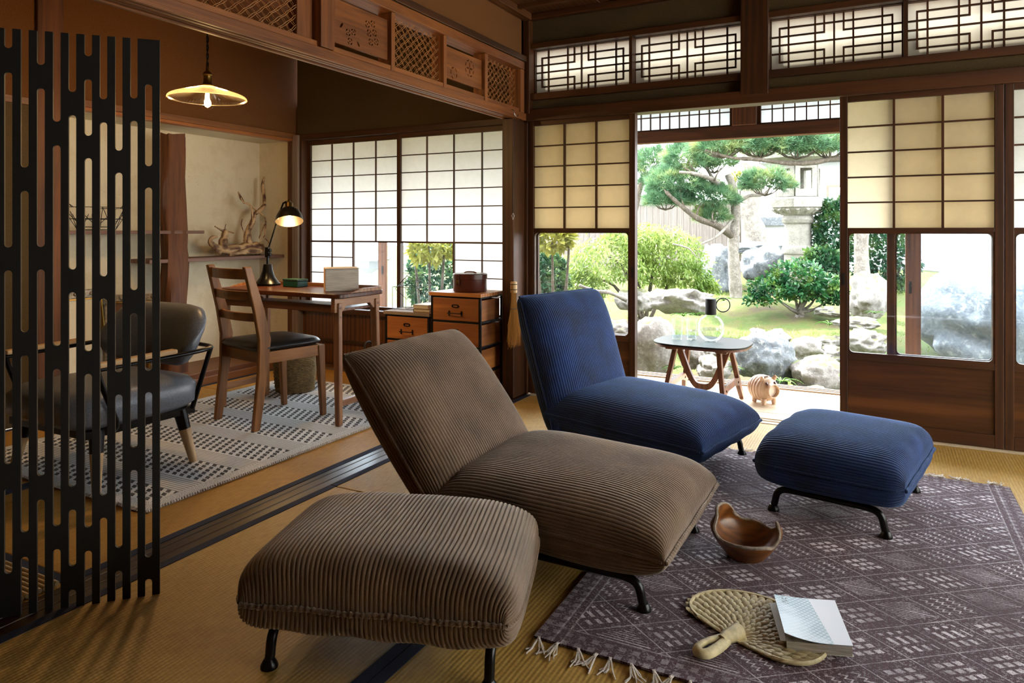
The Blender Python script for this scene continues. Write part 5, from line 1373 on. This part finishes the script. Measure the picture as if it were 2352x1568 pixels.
def leaves(name, P0, D, seed, parent, mat, L=.035, w=.016, droop=0.0, flat=.6):
    g = np.random.RandomState(seed); m = len(P0)
    dd = D*.5+g.normal(size=(m, 3))*flat+np.array([0, 0, -droop]); dd /= np.linalg.norm(dd, axis=1, keepdims=True)
    up = np.array([0, 0, 1.0])+g.normal(size=(m, 3))*.5; sd = np.cross(dd, up); sd /= np.maximum(1e-6, np.linalg.norm(sd, axis=1, keepdims=True))
    s = (.7+.6*g.rand(m, 1)); a = P0; b = P0+dd*L*s*.5+sd*w*s; c = P0+dd*L*s; e = P0+dd*L*s*.5-sd*w*s
    V = np.stack([a, b, c, e], 1).reshape(-1, 3); F = np.arange(len(V)).reshape(-1, 4)
    return link(name, arr_mesh(name, V, F), mat, parent)
def branch(parent, pts, r0, r1, mat, name='branch', n=8, k=4):
    PP = smooth_path(pts, k); m = len(PP); rd_ = random.Random(len(pts)*7+int(r0*1000))
    return MB().tube(PP, [(r0+(r1-r0)*i/(m-1))*(1+rd_.uniform(-.12, .12)) for i in range(m)], n).build(name, mat, parent, smooth=70)
def S(u, v_, d): return spot(u, v_, d)
# old pine with clipped cloud pads
D = 10.2
base = S(1690, 684, D)
pt = thing('pine_tree', 'cloud pruned garden pine with a grey trunk behind the side table', 'tree', base)
rel = lambda q: q-base
branch(pt, [rel(S(1690, 745, D)), rel(S(1691, 690, D)), rel(S(1688, 640, D)), rel(S(1684, 560, D)), rel(S(1690, 500, D)), rel(S(1686, 440, D)), rel(S(1672, 400, D))], .105, .050, MT['bark'], 'trunk', 12)
branch(pt, [rel(S(1686, 452, D)), rel(S(1640, 415, D-.2)), rel(S(1600, 400, D-.3)), rel(S(1560, 395, D-.3))], .05, .02, MT['bark'])
branch(pt, [rel(S(1684, 545, D)), rel(S(1650, 520, D-.2)), rel(S(1600, 500, D-.3)), rel(S(1550, 460, D-.3)), rel(S(1530, 440, D-.3))], .055, .022, MT['barkdark'])
branch(pt, [rel(S(1686, 470, D)), rel(S(1720, 450, D)), rel(S(1750, 448, D)), rel(S(1770, 430, D))], .03, .012, MT['bark'])
branch(pt, [rel(S(1684, 500, D)), rel(S(1650, 540, D-.3)), rel(S(1610, 560, D-.4))], .025, .012, MT['bark'])
branch(pt, [rel(S(1640, 415, D)), rel(S(1620, 380, D)), rel(S(1600, 350, D))], .03, .012, MT['bark'])
px = D/FPX
def pad_(u, v_, a, b, n, seed, par, bs, d=D, mat='needle', L=.085, twigs=7):
    c = S(u, v_, d)-bs; needles('foliage_pad', c, (a*d/FPX, a*d/FPX*.75, b*d/FPX), int(n*2.3), seed, par, MT[mat], L, w=.0042)
    g = random.Random(seed); cz = Vector((c.x, c.y, c.z-b*d/FPX*.75)); mb = MB()
    for i in range(twigs):
        t = 2*PI*i/twigs+g.uniform(-.3, .3); e = Vector((c.x+math.cos(t)*a*d/FPX*.62, c.y+math.sin(t)*a*d/FPX*.45, c.z-b*d/FPX*.12))
        mb.tube([cz, cz.lerp(e, .5)+Vector((0, 0, -.03)), e], [.014, .009, .004], 5)
    mb.build('twigs', MT['barkdark'], par, smooth=70)
for e in ((1600, 400, 1575, 350), (1600, 400, 1560, 375), (1640, 415, 1665, 380), (1550, 460, 1520, 425), (1600, 500, 1615, 460), (1640, 515, 1640, 480), (1580, 490, 1560, 430)): branch(pt, [rel(S(e[0], e[1], D-.25)), rel(S((e[0]+e[2])/2-4, (e[1]+e[3])/2, D-.3)), rel(S(e[2], e[3], D-.1))], .018, .006, MT['barkdark'], n=6)
for i, (u, v_, a, b, n) in enumerate([(1580, 372, 62, 44, 620), (1548, 425, 66, 40, 620), (1528, 462, 50, 26, 420), (1622, 458, 66, 38, 620), (1757, 424, 58, 34, 560), (1632, 498, 38, 26, 320), (1640, 372, 46, 34, 360)]): pad_(u, v_, a, b, n, 40+i, pt, base)
# pine whose heavy limb crosses the top of the doorway, rooted to the right
D2 = 9.0; base2 = S(1985, 640, D2); base2.z = gz(base2.x, base2.y)
pt2 = thing('pine_tree', 'pine whose mossy limb stretches across the top of the doorway', 'tree', base2)
rel2 = lambda q: q-base2
branch(pt2, [Vector((0, 0, -.1)), rel2(S(1978, 560, D2)), rel2(S(1985, 450, D2)), rel2(S(1975, 370, D2)), rel2(S(1960, 300, D2))], .11, .06, MT['bark'], 'trunk', 12)
branch(pt2, [rel2(S(1975, 368, D2)), rel2(S(1920, 364, D2)), rel2(S(1860, 374, D2-.1)), rel2(S(1800, 374, D2-.1)), rel2(S(1740, 366, D2-.2)), rel2(S(1680, 362, D2-.2)), rel2(S(1620, 345, D2-.2))], .040, .016, MT['barkdark'], 'limb', 10)
for i, (u, v_, a, b, n) in enumerate([(1660, 338, 80, 32, 720), (1745, 335, 80, 36, 720), (1830, 338, 80, 36, 720), (1905, 338, 60, 34, 520), (1700, 322, 70, 26, 420), (1800, 316, 80, 26, 420)]): pad_(u, v_, a, b, n, 60+i, pt2, base2, D2, twigs=10)
D3 = 12.5; base3 = S(1440, 600, D3); base3.z = gz(base3.x, base3.y)
pt3 = thing('pine_tree', 'rounded pine pad at the left edge of the doorway', 'tree', base3)
branch(pt3, [Vector((0, 0, 0)), S(1450, 520, D3)-base3, S(1470, 430, D3)-base3, S(1492, 400, D3)-base3], .09, .04, MT['barkdark'], 'trunk')
pad_(1496, 384, 46, 44, 560, 80, pt3, base3, D3, L=.10); pad_(1500, 420, 34, 20, 220, 81, pt3, base3, D3, L=.10)
# lacy maple
D4 = 8.6; base4 = S(1480, 690, D4); base4.z = gz(base4.x, base4.y)
mp = thing('maple_tree', 'low lacy light green maple left of the pine trunk', 'tree', base4)
g = np.random.RandomState(9)
for i, (u, v_, a, b, n) in enumerate([(1400, 615, 120, 70, 3600), (1520, 590, 95, 70, 3200), (1570, 640, 62, 40, 1500), (1320, 660, 72, 42, 1700), (1460, 555, 90, 40, 1700), (1620, 660, 30, 22, 500)]):
    c = np.array(S(u, v_, D4)-base4); p, d = shell_points(g, n, (a*D4/FPX, a*D4/FPX*.7, b*D4/FPX), -.5, .45)
    leaves('foliage', p+c, d*.6+np.array([0, 0, -.3]), 90+i, mp, MT['maple'], .065, .010, .45, .6)
for i, (u, v_) in enumerate([(1400, 590), (1520, 575), (1340, 640), (1590, 640), (1450, 600)]): branch(mp, [Vector((0, 0, 0)), S((u+1480)/2, (v_+690)/2-10, D4)-base4, S(u, v_, D4)-base4], .03, .008, MT['barkdark'])
branch(mp, [S(1330, 655, D4-.9)-base4, S(1365, 668, D4-.9)-base4, S(1400, 672, D4-.9)-base4, S(1440, 690, D4-.9)-base4], .018, .022, MT['bark'])
branch(mp, [S(1545, 560, D4-.6)-base4, S(1580, 570, D4-.6)-base4, S(1600, 590, D4-.6)-base4], .010, .006, MT['bark'])
# gnarled glossy shrub
D5 = 8.9; base5 = S(1835, 742, D5); sh_ = thing('shrub', 'gnarled little evergreen shrub with pale forked trunk on the moss', 'shrub', base5)
r5 = lambda u, v_, dd=0: S(u, v_, D5+dd)-base5
branch(sh_, [r5(1850, 752), r5(1843, 735), r5(1830, 725)], .045, .05, MT['bark'], 'trunk'); branch(sh_, [r5(1822, 735), r5(1840, 725), r5(1832, 712)], .03, .05, MT['bark'], 'trunk')
for e in ((1790, 690, -.2), (1765, 670, 0), (1815, 650, .1), (1850, 655, -.15), (1880, 672, .1), (1900, 690, -.1), (1840, 630, .1), (1870, 640, .2)):
    branch(sh_, [r5(1833, 718), r5((1833+e[0])/2+4, (718+e[1])/2+6, e[2]*.5), r5(e[0], e[1], e[2])], .026, .006, MT['bark'])
g = np.random.RandomState(12)
for i, (u, v_, a, b, n) in enumerate([(1775, 668, 56, 32, 900), (1830, 640, 66, 40, 1200), (1885, 668, 52, 36, 900), (1840, 672, 60, 24, 600), (1740, 690, 30, 14, 250), (1915, 690, 26, 20, 260)]):
    p, d = shell_points(g, n, (a*D5/FPX, a*D5/FPX*.8, b*D5/FPX), -.6, .5); leaves('foliage', p+np.array(r5(u, v_)), d, 110+i, sh_, MT['gloss'], .062, .018)
# hedges
def hedge(label, u, v_, a, b, d, n, seed, mat='hedge', L=.07, name='hedge', cat='shrub'):
    c = S(u, v_, d); b0 = Vector((c.x, c.y, gz(c.x, c.y))); t = thing(name, label, cat, b0, 0)
    g_ = np.random.RandomState(seed); p, dd = shell_points(g_, n, (a*d/FPX, a*d/FPX*.6, b*d/FPX), -.9, .7)
    leaves('foliage', p+np.array(c-b0), dd, seed, t, MT[mat], L, .02)
    for k in range(3): branch(t, [Vector(((k-1)*.08, 0, -.05)), Vector(((k-1)*.14, .02, (c.z-b0.z)*.5)), Vector(((k-1)*.2, 0, c.z-b0.z))], .025, .01, MT['barkdark'], 'stem')
    return t
hedge('tall leafy hedge right of the stone lantern', 1915, 545, 44, 85, 10.5, 3200, 121)
hedge('leafy bush below the hedge beside the lantern', 1890, 610, 44, 40, 10.0, 1400, 122)
hedge('ivy covered hedge seen through the right door glass', 2035, 600, 60, 80, 10.2, 3400, 123)
hedge('pale green bush behind the lantern and pine', 1700, 415, 26, 18, 14, 500, 124, 'yellow')
hedge('bluish bush at the left end of the maple', 1262, 640, 40, 60, 8.3, 1500, 125)
hedge('big bluish green tree outside the desk window', 1010, 640, 90, 90, 9.5, 4200, 126, 'hedge', .08, 'garden_tree', 'tree')
hedge('yellow leaved branch outside the desk window', 985, 565, 55, 38, 7.6, 700, 127, 'yellow', .09, 'garden_tree', 'tree')
hedge('yellow green leaves at the top of the left door glass', 1268, 545, 46, 30, 7.4, 600, 128, 'yellow', .10, 'garden_tree', 'tree')
# pale trunk behind
b6 = S(1740, 585, 13.2); t6 = thing('tree_trunk', 'thick pale leaning trunk between pine and lantern', 'tree', b6)
branch(t6, [Vector((0, 0, -.3)), S(1735, 540, 13.2)-b6, S(1722, 480, 13.2)-b6, S(1728, 420, 13.2)-b6, S(1722, 350, 13.2)-b6, S(1725, 250, 13.2)-b6], .20, .16, MT['bark'], 'trunk', 14)
hedge('dark tree trunk crown beyond the doorway top', 1725, 200, 120, 60, 13.6, 1500, 129, 'needle', .1, 'garden_tree', 'tree')
# ferns
def fern(label, u, v_, size, d, seed):
    c = S(u, v_, d); t = thing('fern', label, 'fern', c, 0, 'ferns between the rocks'); g_ = random.Random(seed); L = size*d/FPX
    for k in range(11):
        a = 2*PI*k/11+g_.uniform(-.2, .2); mb = MB(); l = L*g_.uniform(.7, 1.1)
        pts = [Vector((math.cos(a)*l*s_, math.sin(a)*l*s_, l*(.75*s_-.75*s_*s_)+.01)) for s_ in np.linspace(0, 1, 9)]
        mb.tube(pts, [.004*(1-i/9) +.001 for i in range(9)], 3)
        side = Vector((-math.sin(a), math.cos(a), 0))
        for i in range(1, 9):
            w = l*.20*(1-i/9.5)
            for s_ in (-1, 1):
                p = pts[i]; q = p+side*s_*w+Vector((math.cos(a), math.sin(a), 0))*w*.35; e = Vector((math.cos(a), math.sin(a), 0))*l*.035
                mb.add([p-e, q, p+e], [(0, 1, 2)])
        mb.build('frond', MT['fern'], t)
for i, (l, u, v_, s_, d) in enumerate([('bright fern behind the ceramic pig', 1795, 880, 46, 5.9), ('fern by the side table legs', 1548, 850, 34, 6.0), ('fern above the slanted slab', 1662, 692, 34, 9.0), ('fern between slab and rounded boulder', 1570, 728, 34, 7.2), ('fern at the right edge of the doorway', 1905, 748, 40, 8.0), ('small fern left of the carafe', 1600, 725, 26, 7.4), ('fern beside the pale right stones', 2010, 722, 26, 7.6), ('fern under the lichen spotted boulder', 1690, 850, 26, 5.9)]): fern(l, u, v_, s_, d, i)

# ------------------------------------------------------------------ stone lantern
MT['lantern'] = stone('lantern_stone', '#706d65', '#98948a', lichen=.3, scale=9)
DL = 10.8; kl = DL/FPX; bl = S(1833, 640, DL); zb = gz(bl.x, bl.y)
zl = lambda v_: CAM_H+DL*(528-v_)/FPX
lt = thing('stone_lantern', 'tall pale stone lantern with carved platform behind the shrub', 'lantern', (bl.x, bl.y, 0), YAW)
Z = zl
MB().lathe([(.36, zb-.1), (.36, zb+.08), (.30, zb+.14), (.27, zb+.2)], 8).build('base', MT['lantern'], lt)
MB().lathe([(31*kl, zb+.18), (30*kl, Z(585)), (34*kl, Z(582)), (36*kl, Z(574)), (34*kl, Z(566)), (30*kl, Z(563)), (29*kl, Z(515)), (34*kl, Z(511)), (36*kl, Z(504)), (33*kl, Z(498)), (31*kl, Z(494))], 32).build('shaft', MT['lantern'], lt, smooth=35)
MB().lathe([(36*kl, Z(494)), (52*kl, Z(484)), (57*kl, Z(478))], 24).build('lotus_bowl', MT['lantern'], lt, smooth=30)
for k in range(16): MB().tube([(44*kl*math.cos(k*PI/8), 44*kl*math.sin(k*PI/8), Z(490)), (55*kl*math.cos(k*PI/8), 55*kl*math.sin(k*PI/8), Z(480))], [.018, .03], 6).build('petal', MT['lantern'], lt, smooth=60)
MB().lathe([(57*kl, Z(478)), (62*kl, Z(476)), (62*kl, Z(458)), (58*kl, Z(454)), (46*kl, Z(452))], 6).build('platform', MT['lantern'], lt)
hexr = 48*kl
for k in range(6):
    a0, a1 = k*PI/3, (k+1)*PI/3; p = Vector((math.cos(a0)*hexr, math.sin(a0)*hexr, 0)); q = Vector((math.cos(a1)*hexr, math.sin(a1)*hexr, 0)); w = (q-p).length; h_ = Z(376)-Z(452)
    me = plate('light_box_wall', [(0, 0), (w, 0), (w, h_), (0, h_)], [rrect(w*.56, h_*.62, .01, 2, w/2, h_*.52)], .05)
    ex = (q-p).normalized(); ey = Vector((0, 0, 1)); ez = ex.cross(ey)
    xform(me, Matrix(((ex.x, ey.x, ez.x, p.x), (ex.y, ey.y, ez.y, p.y), (ex.z, ey.z, ez.z, Z(452)), (0, 0, 0, 1)))); link('light_box_wall', me, MT['lantern'], lt)
MB().lathe([(40*kl, Z(376)), (92*kl, Z(366)), (96*kl, Z(356)), (60*kl, Z(332)), (22*kl, Z(312)), (16*kl, Z(308))], 6).build('roof', MT['lantern'], lt)
MB().lathe([(12*kl, Z(310)), (20*kl, Z(300)), (20*kl, Z(290)), (8*kl, Z(278)), (0, Z(270))], 16).build('finial', MT['lantern'], lt, smooth=50)
# small wide-roofed lantern seen through the desk window
bs = S(838, 640, 9.0); b7 = Vector((bs.x, bs.y, gz(bs.x, bs.y))); l2 = thing('stone_lantern', 'small lantern with a broad snow white roof outside the desk window', 'lantern', b7, YAW)
z0 = S(838, 615, 9.0).z-b7.z; z1 = S(838, 598, 9.0).z-b7.z; z2 = S(838, 572, 9).z-b7.z
MB().lathe([(.16, 0), (.12, .1), (.10, z0-.06), (.20, z0)], 12).build('shaft', MT['lantern'], l2); MB().lathe([(.17, z0), (.17, z1)], 6).build('light_box', MT['lantern'], l2)
MB().lathe([(.30, z1), (.34, z1+.02), (.22, z1+.09), (.06, z2), (0, z2+.05)], 12).build('roof', plain('white_stone', '#9f9f9b', rough=.8), l2)

# ------------------------------------------------------------------ fence, wall and houses behind
fc = thing('plank_fence', 'weathered grey plank fence behind the maple', 'fence', (-8.6, 14.6, .2))
MT['plank'] = wood('weathered_plank', '#58504a', '#837c76', axis='z', rough=.9)
rp = random.Random(2)
for k in range(46): MB().box(k*.13, k*.13+.126, -.012+rp.uniform(-.004, .004), .012, -.1, 1.40+rp.uniform(-.02, .01)).build('plank', MT['plank'], fc)
MB().box(-.05, 6.05, .012, .06, .9, 1.0).build('fence_rail', MT['plank'], fc); MB().box(-.05, 6.05, -.05, .05, 1.40, 1.46).build('fence_cap', MT['plank'], fc)
gwl = thing('garden_wall', 'white plastered garden wall with stone coping behind the lantern', 'wall', (-2.5, 15.4, .2), 0, None, 'structure')
MB().box(0, 12, 0, .2, -.2, .95).build('plaster', plain('white_render', '#9ea0a3', rough=.9), gwl); MB().box(-.05, 12.05, -.08, .28, .95, 1.12).build('coping', MT['rock_b'], gwl)
def house(label, x, y, z, w, h_, roof, rc_):
    t = thing('house', label, 'house', (x, y, z)); MB().box(-w/2, w/2, 0, 4, 0, h_).build('wall', plain('house_wall', '#a6a7a9', rough=.9), t)
    MB().prism([(-.6, h_), (4.6, h_), (2, h_+roof)], -w/2-.4, w/2+.4, Matrix(((0, 0, 1, 0), (1, 0, 0, 0), (0, 1, 0, 0), (0, 0, 0, 1)))).build('roof', rc_, t)
    for k in range(3):
        wv = MB().box(-w/2+w*(k+.6)/3.4-.4, -w/2+w*(k+.6)/3.4+.4, -.03, .0, h_*.45, h_*.78).build('window', MT['grey_x'], t); MB().box(-w/2+w*(k+.6)/3.4-.34, -w/2+w*(k+.6)/3.4+.34, -.04, -.031, h_*.48, h_*.75).build('pane', MT['mirror'], wv)
    for k in range(int(w/.35)): MB().tube([(-w/2-.3+k*.35, -.6, h_+.06), (-w/2-.3+k*.35, 2, h_+roof+.06)], .05, 5).build('roof_tile_ridge', rc_, t)
MT['tile'] = plain('blue_grey_tile', '#646a71', rough=.5)
house('pale house with blue grey tiled roof beyond the fence', -8.2, 18.5, .2, 5, 1.75, 1.0, MT['tile'])
house('white house with tiled roof beyond the lantern', 2.0, 20, .2, 9, 2.6, 1.2, MT['tile'])
